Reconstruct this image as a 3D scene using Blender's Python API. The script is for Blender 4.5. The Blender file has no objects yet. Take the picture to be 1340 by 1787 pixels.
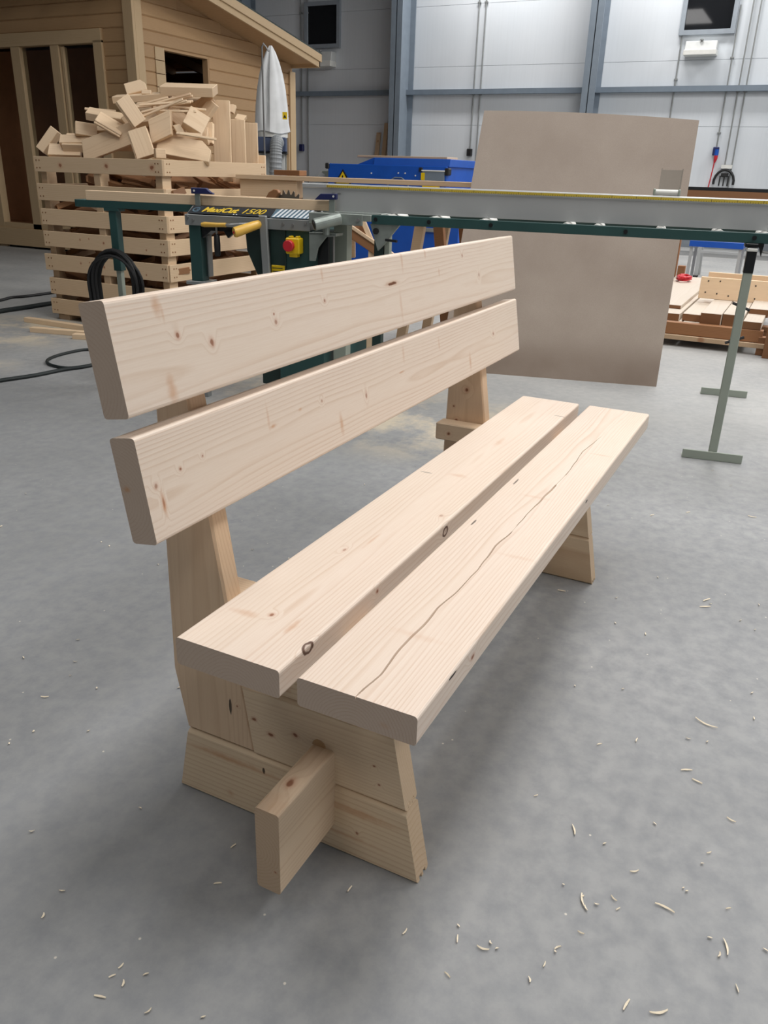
import bpy, math, random
import numpy as np
from mathutils import Vector, Matrix, Euler, noise
random.seed(7)
R = math.radians
scn = bpy.context.scene
col = scn.collection

# ------------------------------------------------------------------ camera
FPX = 1406.3
CAM = np.array([-0.7899, -0.7270, 1.1362])
FW = np.array([0.82710132, 0.40602757, -0.3886451])
RT = np.array([0.45154985, -0.89176388, 0.0293243])
UP = np.array([0.33467319, 0.1997468, 0.92092077])
cd = bpy.data.cameras.new('camera'); cam = bpy.data.objects.new('camera', cd); col.objects.link(cam)
cd.sensor_fit = 'VERTICAL'; cd.sensor_height = 36.0; cd.lens = FPX / 1787 * 36
cd.clip_start = 0.05; cd.clip_end = 100
m = Matrix.Identity(4)
for i in range(3):
    m[i][0] = RT[i]; m[i][1] = UP[i]; m[i][2] = -FW[i]; m[i][3] = CAM[i]
cam.matrix_world = m
scn.camera = cam

# ------------------------------------------------------------------ world, exposure
w = bpy.data.worlds.new('world'); scn.world = w; w.use_nodes = True
w.node_tree.nodes['Background'].inputs[0].default_value = (0.5, 0.55, 0.6, 1)
w.node_tree.nodes['Background'].inputs[1].default_value = 0.05
scn.view_settings.view_transform = 'Standard'; scn.view_settings.look = 'None'
scn.view_settings.gamma = 1; scn.view_settings.use_curve_mapping = False
scn.view_settings.exposure = 0.0

# ------------------------------------------------------------------ hall lights and added fill
def area(name, loc, sx, sy, power, color=(1, 0.98, 0.965), rot=(0, 0, 0)):
    l = bpy.data.lights.new(name, 'AREA'); l.shape = 'RECTANGLE'; l.size = sx; l.size_y = sy
    l.energy = power; l.color = color
    o = bpy.data.objects.new(name, l); col.objects.link(o); o.location = loc
    o.rotation_euler = rot
    return o
LIGHTS = [  # x, y, z, power
    (-3.2, -3.6, 6.0, 60), (-3.2, 1.2, 6.0, 60), (1.6, -4.2, 6.0, 130), (1.6, -.6, 6.0, 140), (1.6, 4.4, 6.0, 60),  # first two are fill, added to brighten faces turned to the camera
    (5.8, -4.2, 6.0, 150), (5.8, -.6, 6.0, 185), (10.4, -3.6, 6.0, 150), (10.4, 0.2, 6.0, 150),
    (14.85, 5.3, 5.9, 110), (14.85, 2.2, 5.9, 110), (14.85, -1.4, 5.9, 110),  # first inferred from a bright spot, others added to brighten the right wall
]
for (x, y, z, p) in LIGHTS:
    area('hall_or_fill_lamp', (x, y, z), 2.6 if x < 14 else 0.5, 1.5 if x < 14 else 1.4, p)

# ------------------------------------------------------------------ helpers
def at(u, v, ax, val):
    d = FW + RT * (u - 670) / FPX - UP * (v - 893.5) / FPX
    return Vector(CAM + d * (val - CAM[ax]) / d[ax])
def deep(u, v, D):
    return Vector(CAM + (FW + RT * (u - 670) / FPX - UP * (v - 893.5) / FPX) * D)
SA = R(99); SD = Vector((math.cos(SA), math.sin(SA), 0)); SN = Vector((math.sin(SA), -math.cos(SA), 0))
SP = Vector((2.92, -0.52, 0))
SM = Matrix(((-SD.x, SN.x, 0, SP.x), (-SD.y, SN.y, 0, SP.y), (0, 0, 1, 0), (0, 0, 0, 1)))
# saw frame: local x = to the right (minus s), local y = away from the camera (t), z up

class MB:
    def __init__(s): s.v = []; s.f = []; s.mi = []
    def add(s, vs, fs, M=None, mi=0):
        b = len(s.v)
        for p in vs:
            p = Vector(p); s.v.append(tuple(M @ p) if M is not None else tuple(p))
        for f in fs: s.f.append([b + i for i in f]); s.mi.append(mi)
        return s
    def box(s, x0, x1, y0, y1, z0, z1, M=None, mi=0):
        vs = [(x, y, z) for z in (z0, z1) for y in (y0, y1) for x in (x0, x1)]
        return s.add(vs, [(0, 2, 3, 1), (4, 5, 7, 6), (0, 1, 5, 4), (2, 6, 7, 3), (0, 4, 6, 2), (1, 3, 7, 5)], M, mi)
    def prism(s, poly, a0, a1, axis=1, M=None, mi=0):
        """poly in the two other axes (cyclic order kept), extruded along axis"""
        n = len(poly)
        def mk(p, a):
            if axis == 0: return (a, p[0], p[1])
            if axis == 1: return (p[0], a, p[1])
            return (p[0], p[1], a)
        vs = [mk(p, a0) for p in poly] + [mk(p, a1) for p in poly]
        fs = [list(range(n))[::-1], list(range(n, 2 * n))] + [(i, (i + 1) % n, n + (i + 1) % n, n + i) for i in range(n)]
        return s.add(vs, fs, M, mi)
    def loft(s, secs, cap=True, M=None, mi=0):
        n = len(secs[0]); vs = [p for sc in secs for p in sc]; fs = []
        for k in range(len(secs) - 1):
            for i in range(n):
                j = (i + 1) % n
                fs.append((k * n + i, k * n + j, (k + 1) * n + j, (k + 1) * n + i))
        if cap: fs.append(list(range(n))[::-1]); fs.append([(len(secs) - 1) * n + i for i in range(n)])
        return s.add(vs, fs, M, mi)
    def tube(s, pts, r, n=8, M=None, mi=0, cap=True):
        pts = [Vector(p) for p in pts]; secs = []
        rr = r if isinstance(r, (list, tuple)) else [r] * len(pts)
        prev = None
        for i, p in enumerate(pts):
            t = (pts[min(i + 1, len(pts) - 1)] - pts[max(i - 1, 0)]).normalized()
            if prev is None:
                a = Vector((0, 0, 1)) if abs(t.z) < 0.9 else Vector((1, 0, 0))
                e1 = t.cross(a).normalized()
            else:
                e1 = (prev - t * prev.dot(t)).normalized()
            prev = e1; e2 = t.cross(e1)
            secs.append([tuple(p + (e1 * math.cos(2 * math.pi * k / n) + e2 * math.sin(2 * math.pi * k / n)) * rr[i]) for k in range(n)])
        return s.loft(secs, cap, M, mi)
    def cyl(s, p0, p1, r, n=16, M=None, mi=0): return s.tube([p0, p1], r, n, M, mi)
    def build(s, name, mat, parent=None, bevel=0, smooth=False, M=None, seg=1):
        me = bpy.data.meshes.new(name); me.from_pydata(s.v, [], s.f)
        for mt in (mat if isinstance(mat, (list, tuple)) else [mat]): me.materials.append(mt)
        if any(s.mi):
            for i, p in enumerate(me.polygons): p.material_index = s.mi[i]
        import bmesh
        bm = bmesh.new(); bm.from_mesh(me); bmesh.ops.recalc_face_normals(bm, faces=bm.faces); bm.to_mesh(me); bm.free()
        if smooth:
            for p in me.polygons: p.use_smooth = True
            me.set_sharp_from_angle(angle=R(38))
        o = bpy.data.objects.new(name, me); col.objects.link(o)
        if parent: o.parent = parent
        if M is not None: o.matrix_basis = M
        if bevel:
            b = o.modifiers.new('bevel', 'BEVEL'); b.width = bevel; b.segments = seg; b.limit_method = 'ANGLE'; b.angle_limit = R(40)
        return o
def tag(o, label=None, cat=None, group=None, kind=None):
    if label: o['label'] = label
    if cat: o['category'] = cat
    if group: o['group'] = group
    if kind: o['kind'] = kind
    return o
def thing(name, label, cat, loc=(0, 0, 0), group=None, M=None):
    o = bpy.data.objects.new(name, None); col.objects.link(o); o.empty_display_size = 0.1
    if M is not None: o.matrix_world = M
    else: o.location = loc
    return tag(o, label, cat, group)
def inst(me, name, parent, M, bevel=0):
    o = bpy.data.objects.new(name, me); col.objects.link(o)
    if parent: o.parent = parent
    o.matrix_basis = M
    if bevel:
        b = o.modifiers.new('bevel', 'BEVEL'); b.width = bevel; b.limit_method = 'ANGLE'
    return o
T = Matrix.Translation
def rot(rx=0, ry=0, rz=0): return Euler((R(rx), R(ry), R(rz))).to_matrix().to_4x4()

# ------------------------------------------------------------------ materials
def s2l(c): return tuple(((x / 255) / 12.92 if x / 255 <= 0.04045 else ((x / 255 + 0.055) / 1.055) ** 2.4) for x in c) + (1,)
class NT:
    def __init__(s, name):
        s.m = bpy.data.materials.new(name); s.m.use_nodes = True; s.t = s.m.node_tree; s.n = s.t.nodes; s.b = s.n['Principled BSDF']
    def node(s, typ, **kw):
        n = s.n.new(typ)
        for k, v in kw.items(): setattr(n, k, v)
        return n
    def link(s, a, b): s.t.links.new(a, b)
    def setin(s, n, i, v):
        if hasattr(v, 'is_linked') or hasattr(v, 'links'): s.link(v, n.inputs[i])
        else: n.inputs[i].default_value = v
    def math(s, op, a, b=0.0, c=None, clamp=False):
        n = s.node('ShaderNodeMath', operation=op, use_clamp=clamp); s.setin(n, 0, a); s.setin(n, 1, b)
        if c is not None: s.setin(n, 2, c)
        return n.outputs[0]
    def vm(s, op, a, b=(0, 0, 0)):
        n = s.node('ShaderNodeVectorMath', operation=op); s.setin(n, 0, a); s.setin(n, 1, b)
        return n.outputs['Value'] if op == 'LENGTH' else n.outputs[0]
    def mix(s, f, a, b, bt='MIX'):
        n = s.node('ShaderNodeMix', data_type='RGBA', blend_type=bt); s.setin(n, 0, f); s.setin(n, 6, a); s.setin(n, 7, b); return n.outputs[2]
    def noise(s, vec, scale, detail=3, rough=0.5, dim='3D'):
        n = s.node('ShaderNodeTexNoise'); s.link(vec, n.inputs['Vector']); n.inputs['Scale'].default_value = scale
        n.inputs['Detail'].default_value = detail; n.inputs['Roughness'].default_value = rough; return n
    def ramp(s, f, stops):
        n = s.node('ShaderNodeValToRGB'); s.link(f, n.inputs[0]); e = n.color_ramp.elements
        while len(e) < len(stops): e.new(0.5)
        for i, (p, c) in enumerate(stops):
            e[i].position = p; e[i].color = c if len(c) == 4 else tuple(c) + (1,)
        return n.outputs[0]
    def mr(s, v, a, b, c=0.0, d=1.0, smooth=False):
        n = s.node('ShaderNodeMapRange', interpolation_type='SMOOTHSTEP' if smooth else 'LINEAR')
        s.setin(n, 0, v); n.inputs[1].default_value = a; n.inputs[2].default_value = b; n.inputs[3].default_value = c; n.inputs[4].default_value = d
        return n.outputs[0]
    def out(s, colr=None, rough=None, bump=None, bs=0.2, bd=0.002):
        if colr is not None: s.setin(s.b, 'Base Color', colr)
        if rough is not None: s.setin(s.b, 'Roughness', rough)
        if bump is not None:
            n = s.node('ShaderNodeBump'); s.link(bump, n.inputs['Height']); n.inputs['Strength'].default_value = bs; n.inputs['Distance'].default_value = bd
            s.link(n.outputs[0], s.b.inputs['Normal'])
        return s.m
def plain(name, rgb, rough=0.5, metal=0.0, var=0.06, scale=8):
    t = NT(name); tc = t.node('ShaderNodeTexCoord')
    n = t.noise(tc.outputs['Object'], scale, 4)
    c = s2l(rgb)
    t.out(t.mix(t.mr(n.outputs[0], 0.3, 0.7), tuple(x * (1 - var) for x in c[:3]) + (1,), tuple(min(1, x * (1 + var)) for x in c[:3]) + (1,)), rough)
    t.b.inputs['Metallic'].default_value = metal
    return t.m
def wood(name, base=(226, 203, 178), dark=(196, 160, 126), axis='X', ring=0.0055, pith=(0.03, -0.10), amt=0.42, knots=(), streaks=(), vor=0.0, randomise=True, tint=0.06, rough=0.55, endboost=0.0):
    """growth-ring wood in object space; grain runs along axis. knots: (x,y,z, rx,ry,rz, strength, dark?)"""
    t = NT(name); tc = t.node('ShaderNodeTexCoord'); oi = t.node('ShaderNodeObjectInfo')
    P = tc.outputs['Object']
    sep = t.node('ShaderNodeSeparateXYZ'); t.link(P, sep.inputs[0])
    cb = t.node('ShaderNodeCombineXYZ')
    order = {'X': (0, 1, 2), 'Y': (1, 0, 2), 'Z': (2, 0, 1)}[axis]
    for i, k in enumerate(order): t.link(sep.outputs[k], cb.inputs[i])
    q = cb.outputs[0]
    if randomise:
        rc = t.node('ShaderNodeTexWhiteNoise', noise_dimensions='1D'); t.link(oi.outputs['Random'], rc.inputs['W'])
        off = t.vm('MULTIPLY', t.vm('SUBTRACT', rc.outputs['Color'], (0.5, 0.5, 0.5)), (9.0, 0.16, 0.16))
        q = t.vm('ADD', q, off)
    # long wavy distortion
    n1 = t.noise(t.vm('MULTIPLY', q, (1.1, 7, 7)), 1.0, 2)
    n1v = t.vm('MULTIPLY', t.vm('SUBTRACT', n1.outputs['Color'], (0.5, 0.5, 0.5)), (0.0, 0.03, 0.03))
    q2 = t.vm('ADD', q, n1v)
    yz = t.vm('MULTIPLY', t.vm('ADD', q2, (0, -pith[0], -pith[1])), (0.0, 1.0, 1.0))
    r = t.vm('LENGTH', yz)
    knotmask = None
    dist = None
    for (kx, ky, kz, rx, ry, rz, st, kind) in knots:
        if kind in 'sk': continue
        d = t.vm('LENGTH', t.vm('MULTIPLY', t.vm('SUBTRACT', P, (kx, ky, kz)), (1 / rx, 1 / ry, 1 / rz)))
        g = t.mr(d, 3.6, 0.0, 0.0, 0.009, True)
        dist = g if dist is None else t.math('ADD', dist, g)
    if dist is not None: r = t.math('ADD', r, dist)
    ph = t.math('FRACT', t.math('MULTIPLY', r, 1 / ring))
    late = t.ramp(ph, [(0.0, (0, 0, 0)), (0.55, (0.12, 0.12, 0.12)), (0.88, (1, 1, 1)), (1.0, (0, 0, 0))])
    n2 = t.noise(t.vm('MULTIPLY', q, (2.5, 20, 20)), 1.0, 3)
    amtn = t.math('MULTIPLY', t.mr(n2.outputs[0], 0.3, 0.7, 0.35, 1.0), amt)
    c = t.mix(t.math('MULTIPLY', late, amtn), s2l(base), s2l(dark))
    # fine fibre
    n3 = t.noise(t.vm('MULTIPLY', q, (14, 420, 420)), 1.0, 2)
    c = t.mix(t.mr(n3.outputs[0], 0.35, 0.75, 0, 0.16), c, s2l(dark))
    # broad tonal drift
    n4 = t.noise(t.vm('MULTIPLY', q, (0.9, 5, 5)), 1.0, 2)
    c = t.mix(t.mr(n4.outputs[0], 0.35, 0.7, 0, 0.22), c, s2l(tuple(int(q_ * .98) for q_ in base[:2]) + (int(base[2] * .93),)))
    # sawn end grain is a darker, browner surface than the planed sides
    sn = t.node('ShaderNodeSeparateXYZ'); t.link(tc.outputs['Normal'], sn.inputs[0])
    eg = t.mr(t.math('ABSOLUTE', sn.outputs['XYZ'.index(axis)]), 0.86, 0.96, 0, 0.42)
    c = t.mix(eg, c, s2l(tuple(int(q_ * .80) for q_ in dark)))
    if randomise:
        v = t.mr(oi.outputs['Random'], 0, 1, 1 - tint, 1 + tint)
        hs = t.node('ShaderNodeHueSaturation'); t.link(c, hs.inputs['Color']); t.link(v, hs.inputs['Value']); c = hs.outputs[0]
    if vor > 0:
        vv = t.node('ShaderNodeTexVoronoi'); t.link(t.vm('MULTIPLY', q, (1.5, 6, 6)), vv.inputs['Vector']); vv.inputs['Scale'].default_value = 1.0
        sepc = t.node('ShaderNodeSeparateColor'); t.link(vv.outputs['Color'], sepc.inputs[0])
        on = t.math('GREATER_THAN', sepc.outputs[0], 1 - vor)
        km = t.math('MULTIPLY', t.mr(vv.outputs['Distance'], 0.22, 0.08, 0, 0.7, True), on)
        c = t.mix(km, c, s2l((150, 98, 62)))
    for (kx, ky, kz, rx, ry, rz, st, kind) in knots:
        nd = t.noise(t.vm('MULTIPLY', P, (60, 60, 60)), 1.0, 2)
        pd = t.vm('ADD', P, t.vm('MULTIPLY', t.vm('SUBTRACT', nd.outputs['Color'], (0.5, 0.5, 0.5)), (rx * 0.8, ry * 0.8, rz * 0.8)))
        d = t.vm('LENGTH', t.vm('MULTIPLY', t.vm('SUBTRACT', pd, (kx, ky, kz)), (1 / rx, 1 / ry, 1 / rz)))
        if kind == 'd':      # dark bark-ringed knot
            ringm = t.ramp(t.mr(d, 0.0, 1.3, 0, 1), [(0, (0.45,) * 3), (0.4, (0.15,) * 3), (0.62, (1,) * 3), (0.85, (1,) * 3), (1.0, (0,) * 3)])
            c = t.mix(t.math('MULTIPLY', ringm, st), c, s2l((78, 42, 24)))
        elif kind == 'b':      # bark pocket: long brown core with a soft tail
            c = t.mix(t.mr(d, 1.7, 0.3, 0, 0.55, True), c, s2l((186, 132, 92)))
            c = t.mix(t.mr(d, 0.85, 0.5, 0, st, True), c, s2l((112, 70, 44)))
        elif kind == 's':    # soft orange streak
            c = t.mix(t.mr(d, 1.1, 0.0, 0, st, True), c, s2l((198, 148, 108)))
        elif kind == 'k':    # black slit
            c = t.mix(t.mr(d, 1.1, 0.8, 0, st, True), c, s2l((48, 36, 30)))
        else:
            c = t.mix(t.mr(d, 1.6, 0.2, 0, st * 0.6, True), c, s2l((190, 130, 100)))
            c = t.mix(t.mr(d, 0.75, 0.35, 0, st, True), c, s2l((140, 92, 66)))
    t.out(c, rough, late, 0.12, 0.0006)
    t.b.inputs['Specular IOR Level'].default_value = 0.3
    return t.m

M = {}
BW = (230, 214, 199); BD = (194, 158, 128)
M['far_wood'] = wood('far_wood', (218, 192, 162), (190, 152, 112), 'X', 0.012, amt=0.3, vor=0.25, tint=0.10)
M['crate_wood'] = wood('crate_wood', (216, 190, 158), (182, 146, 110), 'X', 0.010, amt=0.35, vor=0.55, tint=0.06)
M['scrap_wood'] = wood('scrap_wood', (232, 206, 174), (196, 158, 118), 'X', 0.008, amt=0.35, vor=0.2, tint=0.08)
M['dusty_wood'] = wood('dusty_wood', (212, 200, 186), (184, 164, 142), 'X', 0.012, amt=0.25, tint=0.06)
M['crate_shade_wood'] = wood('crate_shade_wood', (160, 118, 84), (112, 76, 50), 'X', 0.009, amt=0.4, vor=0.2, tint=0.25)  # scrap wood darkened, shade inside the crate put into its colour
M['brown_wood'] = wood('brown_wood', (152, 108, 74), (116, 78, 50), 'X', 0.010, amt=0.5, vor=0.1, tint=0.12)
M['cabin_wood'] = wood('cabin_wood', (184, 150, 112), (148, 112, 76), 'X', 0.014, amt=0.3, vor=0.3, tint=0.07)
M['cabin_trim'] = wood('cabin_trim', (200, 174, 138), (166, 132, 96), 'X', 0.012, amt=0.25, vor=0.15, tint=0.05)
M['green'] = plain('green_paint', (42, 76, 74), 0.45)
M['dark_green'] = plain('dark_green_paint', (30, 52, 48), 0.5)
M['grey_metal'] = plain('grey_metal', (148, 151, 150), 0.4, 0.35)
M['alu'] = plain('brushed_aluminium', (188, 190, 190), 0.42, 0.35, 0.04, 3)
M['zinc'] = plain('zinc_plate', (152, 160, 154), 0.42, 0.5, 0.12, 20)
M['sage'] = plain('sage_grey_paint', (158, 166, 154), 0.5, 0.1)
M['black'] = plain('black_rubber', (26, 26, 27), 0.55)
M['black_metal'] = plain('black_metal', (30, 32, 34), 0.4, 0.3)
M['navy'] = plain('navy_paint', (34, 40, 88), 0.4)
M['blue'] = plain('blue_paint', (22, 82, 176), 0.38)
M['blue_grey'] = plain('blue_grey_paint', (70, 82, 108), 0.45)
M['yellow'] = plain('yellow_plastic', (232, 196, 20), 0.4)
M['yellow_wood'] = plain('lacquered_handle_wood', (224, 178, 78), 0.35)
M['red'] = plain('red_plastic', (200, 40, 52), 0.4)
M['white'] = plain('white_plastic', (228, 228, 222), 0.4)
M['steel_blue'] = plain('steel_blue_paint', (118, 130, 142), 0.5)
M['col_blue'] = plain('column_paint', (126, 137, 148), 0.5)
M['hose'] = plain('hose_grey', (150, 154, 156), 0.45)
M['roofing'] = plain('roofing_felt', (54, 64, 62), 0.8)
M['tape_yellow'] = plain('tape_yellow', (206, 180, 66), 0.45)
M['ink'] = plain('black_ink', (28, 28, 30), 0.5)
M['label_black'] = plain('label_black', (44, 48, 54), 0.35)
M['label_gold'] = plain('label_gold', (232, 196, 62), 0.4)
M['stripe_white'] = plain('stripe_white', (222, 228, 232), 0.4)
M['stripe_blue'] = plain('stripe_blue', (92, 118, 134), 0.4)
M['cable_dark'] = plain('cable_dark', (34, 42, 42), 0.5)
M['blade'] = plain('saw_blade_steel', (120, 116, 108), 0.35, 0.7)
M['bag'] = plain('white_cloth', (226, 228, 228), 0.85)
M['window_frame'] = plain('window_frame_grey', (150, 158, 166), 0.45)
M['heater'] = plain('grey_case', (206, 208, 206), 0.4)
M['rod'] = plain('steel_rod', (150, 150, 148), 0.35, 0.6)
M['milky'] = plain('milky_plastic', (168, 182, 190), 0.3)
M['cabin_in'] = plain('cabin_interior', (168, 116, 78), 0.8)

def m_floor():
    t = NT('concrete_floor'); g = t.node('ShaderNodeNewGeometry'); P = g.outputs['Position']
    a = t.noise(P, 1.3, 5, 0.6); b = t.noise(P, 22, 5, 0.65); c3 = t.noise(P, 0.5, 3)
    c = t.mix(t.mr(a.outputs[0], 0.3, 0.7), s2l((140, 141, 141)), s2l((155, 156, 156)))
    c = t.mix(t.mr(b.outputs[0], 0.38, 0.66, 0, 0.6), c, s2l((126, 129, 133)))
    b2 = t.noise(P, 7, 6, 0.7)
    c = t.mix(t.mr(b2.outputs[0], 0.5, 0.75, 0, 0.22), c, s2l((168, 170, 170)))
    # fine dust grains
    sp = t.node('ShaderNodeTexVoronoi'); t.link(P, sp.inputs['Vector']); sp.inputs['Scale'].default_value = 46
    sc = t.node('ShaderNodeSeparateColor'); t.link(sp.outputs['Color'], sc.inputs[0])
    on = t.math('GREATER_THAN', sc.outputs[0], 0.955)
    dots = t.math('MULTIPLY', t.mr(sp.outputs['Distance'], 0.13, 0.07), on)
    c = t.mix(t.math('MULTIPLY', dots, 0.7), c, s2l((226, 218, 204)))
    # sawdust film, thicker towards the saw
    sx = t.node('ShaderNodeSeparateXYZ'); t.link(P, sx.inputs[0])
    far = t.mr(sx.outputs[0], 1.6, 4.2, 0, 1, True)
    str1 = t.noise(t.vm('MULTIPLY', P, (1.6, 0.9, 1)), 1.0, 5, 0.6)
    dust = t.math('MULTIPLY', far, t.mr(str1.outputs[0], 0.34, 0.66, 0.2, 0.6))
    c = t.mix(dust, c, s2l((190, 189, 184)))
    d2 = t.noise(P, 3.2, 6, 0.7)
    pm = None
    for (px, py, rr) in ((2.75, 0.75, 0.75), (3.1, 1.6, 0.9), (3.3, 4.3, 0.9), (2.3, 3.6, 0.4)):
        dd = t.vm('LENGTH', t.vm('SUBTRACT', P, (px, py, 0)))
        k = t.mr(dd, rr, rr * 0.2, 0, 1, True); pm = k if pm is None else t.math('MAXIMUM', pm, k)
    c = t.mix(t.math('MULTIPLY', pm, t.mr(d2.outputs[0], 0.42, 0.58, 0, 0.65)), c, s2l((222, 206, 176)))
    rr = t.math('ADD', t.mr(b.outputs[0], 0.3, 0.7, 0.42, 0.6), t.math('MULTIPLY', dust, 0.25))
    t.out(c, rr, b.outputs[0], 0.08, 0.002)
    t.b.inputs['Specular IOR Level'].default_value = 0.35
    return t.m
def m_panel():
    t = NT('white_cladding'); g = t.node('ShaderNodeNewGeometry'); P = g.outputs['Position']
    a = t.noise(P, 0.6, 3); s = t.noise(t.vm('MULTIPLY', P, (1, 30, 0.5)), 1, 2)
    c = t.mix(t.mr(a.outputs[0], 0.3, 0.7), s2l((212, 218, 223)), s2l((222, 226, 230)))
    c = t.mix(t.mr(s.outputs[0], 0.4, 0.7, 0, 0.1), c, s2l((190, 194, 198)))
    return t.out(c, 0.5)
def m_board():
    t = NT('grey_brown_fibreboard'); tc = t.node('ShaderNodeTexCoord'); P = tc.outputs['Object']
    a = t.noise(P, 2.2, 4, 0.55); b = t.noise(P, 180, 2)
    c = t.mix(t.mr(a.outputs[0], 0.3, 0.7), s2l((158, 143, 130)), s2l((174, 160, 147)))
    c = t.mix(t.mr(b.outputs[0], 0.3, 0.7, 0, 0.15), c, s2l((128, 112, 98)))
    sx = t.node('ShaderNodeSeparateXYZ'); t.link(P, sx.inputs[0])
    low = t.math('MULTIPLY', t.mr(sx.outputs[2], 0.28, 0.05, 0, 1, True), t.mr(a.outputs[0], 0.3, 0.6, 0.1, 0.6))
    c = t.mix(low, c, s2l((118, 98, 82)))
    return t.out(c, 0.6)
def m_glass(name, tint=(0.05, 0.05, 0.06), opaque=True):
    t = NT(name)
    if opaque:
        t.b.inputs['Base Color'].default_value = tint + (1,); t.b.inputs['Roughness'].default_value = 0.03
        return t.m
    tr = t.node('ShaderNodeBsdfTransparent'); gl = t.node('ShaderNodeBsdfGlossy'); gl.inputs['Roughness'].default_value = 0.05
    tr.inputs[0].default_value = tint + (1,)
    fr = t.node('ShaderNodeFresnel'); fr.inputs[0].default_value = 1.45
    gm = t.node('ShaderNodeNewGeometry'); fb_ = t.math('MULTIPLY', fr.outputs[0], t.math('SUBTRACT', 1.0, gm.outputs['Backfacing']))
    mx = t.node('ShaderNodeMixShader'); t.link(fb_, mx.inputs[0]); t.link(tr.outputs[0], mx.inputs[1]); t.link(gl.outputs[0], mx.inputs[2])
    t.link(mx.outputs[0], t.n['Material Output'].inputs[0])
    return t.m
M['floor'] = m_floor(); M['panel'] = m_panel(); M['board'] = m_board()
M['dark_glass'] = m_glass('dark_glass', (0.012, 0.013, 0.015))
M['clear'] = m_glass('clear_plastic', (0.86, 0.88, 0.88), False)
M['pane'] = m_glass('window_pane', (0.8, 0.8, 0.78), False)
M['ceiling'] = plain('ceiling_sheet', (170, 172, 174), 0.7)
M['hall_dark'] = plain('hall_wall', (120, 122, 124), 0.8)
def m_emit(name, strength):
    t = NT(name); e = t.node('ShaderNodeEmission'); e.inputs[1].default_value = strength; e.inputs[0].default_value = (1, 0.98, 0.95, 1)
    t.link(e.outputs[0], t.n['Material Output'].inputs[0]); return t.m
M['lamp_on'] = m_emit('lamp_tube', 14)

# ================================================================== the hall shell
X0, X1, Y0, Y1, ZC = -7.0, 16.0, -9.0, 14.0, 6.6
def struct(name, mb, mat, bevel=0):
    return tag(mb.build(name, mat, None, bevel), kind='structure')
struct('floor', MB().box(X0, X1 + .2, Y0, Y1, -0.2, 0), M['floor'])
struct('ceiling', MB().box(X0, X1 + .2, Y0, Y1, ZC, ZC + .2), M['ceiling'])
struct('wall_left', MB().box(X0, X1, Y1, Y1 + .2, 0, ZC), M['hall_dark'])
struct('wall_right', MB().box(X0, X1, Y0 - .2, Y0, 0, ZC), M['panel'])
struct('wall_rear', MB().box(X0 - .2, X0, Y0, Y1, 0, ZC), M['hall_dark'])
wb = struct('wall_back', MB().box(X1 + .012, X1 + .2, Y0, Y1, 0, ZC), M['panel'])
zs = [0.0, 1.0, 2.05, 3.1, 4.15, 5.2, ZC]
ys = [Y0, -3.2, -0.2, 3.42, 7.25, 11.0, Y1]
for i in range(6):
    for j in range(6):
        MB().box(X1, X1 + .02, ys[j] + .002, ys[j + 1] - .002, zs[i] + .003, zs[i + 1] - .003).build('panel', M['panel'], wb)
# columns and girts
def column(n, y, wdt, dep):
    c = MB()
    x1 = X1 - .01
    c.box(x1 - dep, x1 - dep + .02, y - wdt / 2, y + wdt / 2, 0, ZC); c.box(x1 - .02, x1, y - wdt / 2, y + wdt / 2, 0, ZC)
    c.box(x1 - dep, x1, y - .008, y + .008, 0, ZC)
    struct(n, c, M['col_blue'])
column('trim_1', 7.27, 0.24, 0.62); column('trim_2', 3.44, 0.24, 0.42); column('trim_3', -0.4, .24, .42); column('trim_4', 11.1, .24, .5)
struct('trim_5', MB().prism([(X1 - .12, 2.60), (X1, 2.60), (X1, 2.69), (X1 - .12, 2.69)], Y0, Y1, 1), M['steel_blue'])
struct('trim_6', MB().box(X1 - .10, X1 - .005, Y0, Y1, 5.25, 5.35), M['steel_blue'])
struct('baseboard_back', MB().box(X1 - .05, X1, Y0, Y1, 0, .32), M['window_frame'])
# windows high in the back wall
def window(n, y0, y1, z0, z1):
    fr = MB(); x = X1; b = .075
    for (a0, a1, c0, c1) in ((y0, y1, z1 - b, z1), (y0, y1, z0, z0 + b), (y0, y0 + b, z0 + b, z1 - b), (y1 - b, y1, z0 + b, z1 - b)):
        fr.box(x - .07, x + .01, a0, a1, c0, c1)
    o = struct(n, fr, M['window_frame'])
    MB().box(x - .03, x - .015, y0 + b, y1 - b, z0 + b, z1 - b).build('pane', M['dark_glass'], o)
window('window_1', 8.86, 9.72, 3.5, 4.35); window('window_2', 1.15, 2.06, 3.48, 4.42)
# unit heaters under the windows
def heater(y0, y1, z0, z1, label):
    t = thing('wall_heater', label, 'heater', (X1, (y0 + y1) / 2, z0), 'grey units under the high windows')
    w_ = (y1 - y0) / 2; h = z1 - z0
    MB().prism([(0, h * .35), (0, h), (-.18, h), (-.22, h * .35)], -w_, w_, 1).build('case', M['heater'], t, .008)
    MB().box(-.25, 0, -w_ - .01, w_ + .01, 0, h * .38).build('outlet_strip', M['white'], t, .008)
    MB().cyl((-.2, 0, h), (-.2, 0, h + .02), .03, 10).build('knob', M['grey_metal'], t)
heater(8.98, 9.5, 3.14, 3.42, 'grey wall heater under the left high window behind the cabin eave')
heater(1.38, 1.90, 3.15, 3.37, 'pale wall heater under the right high window')
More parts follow.
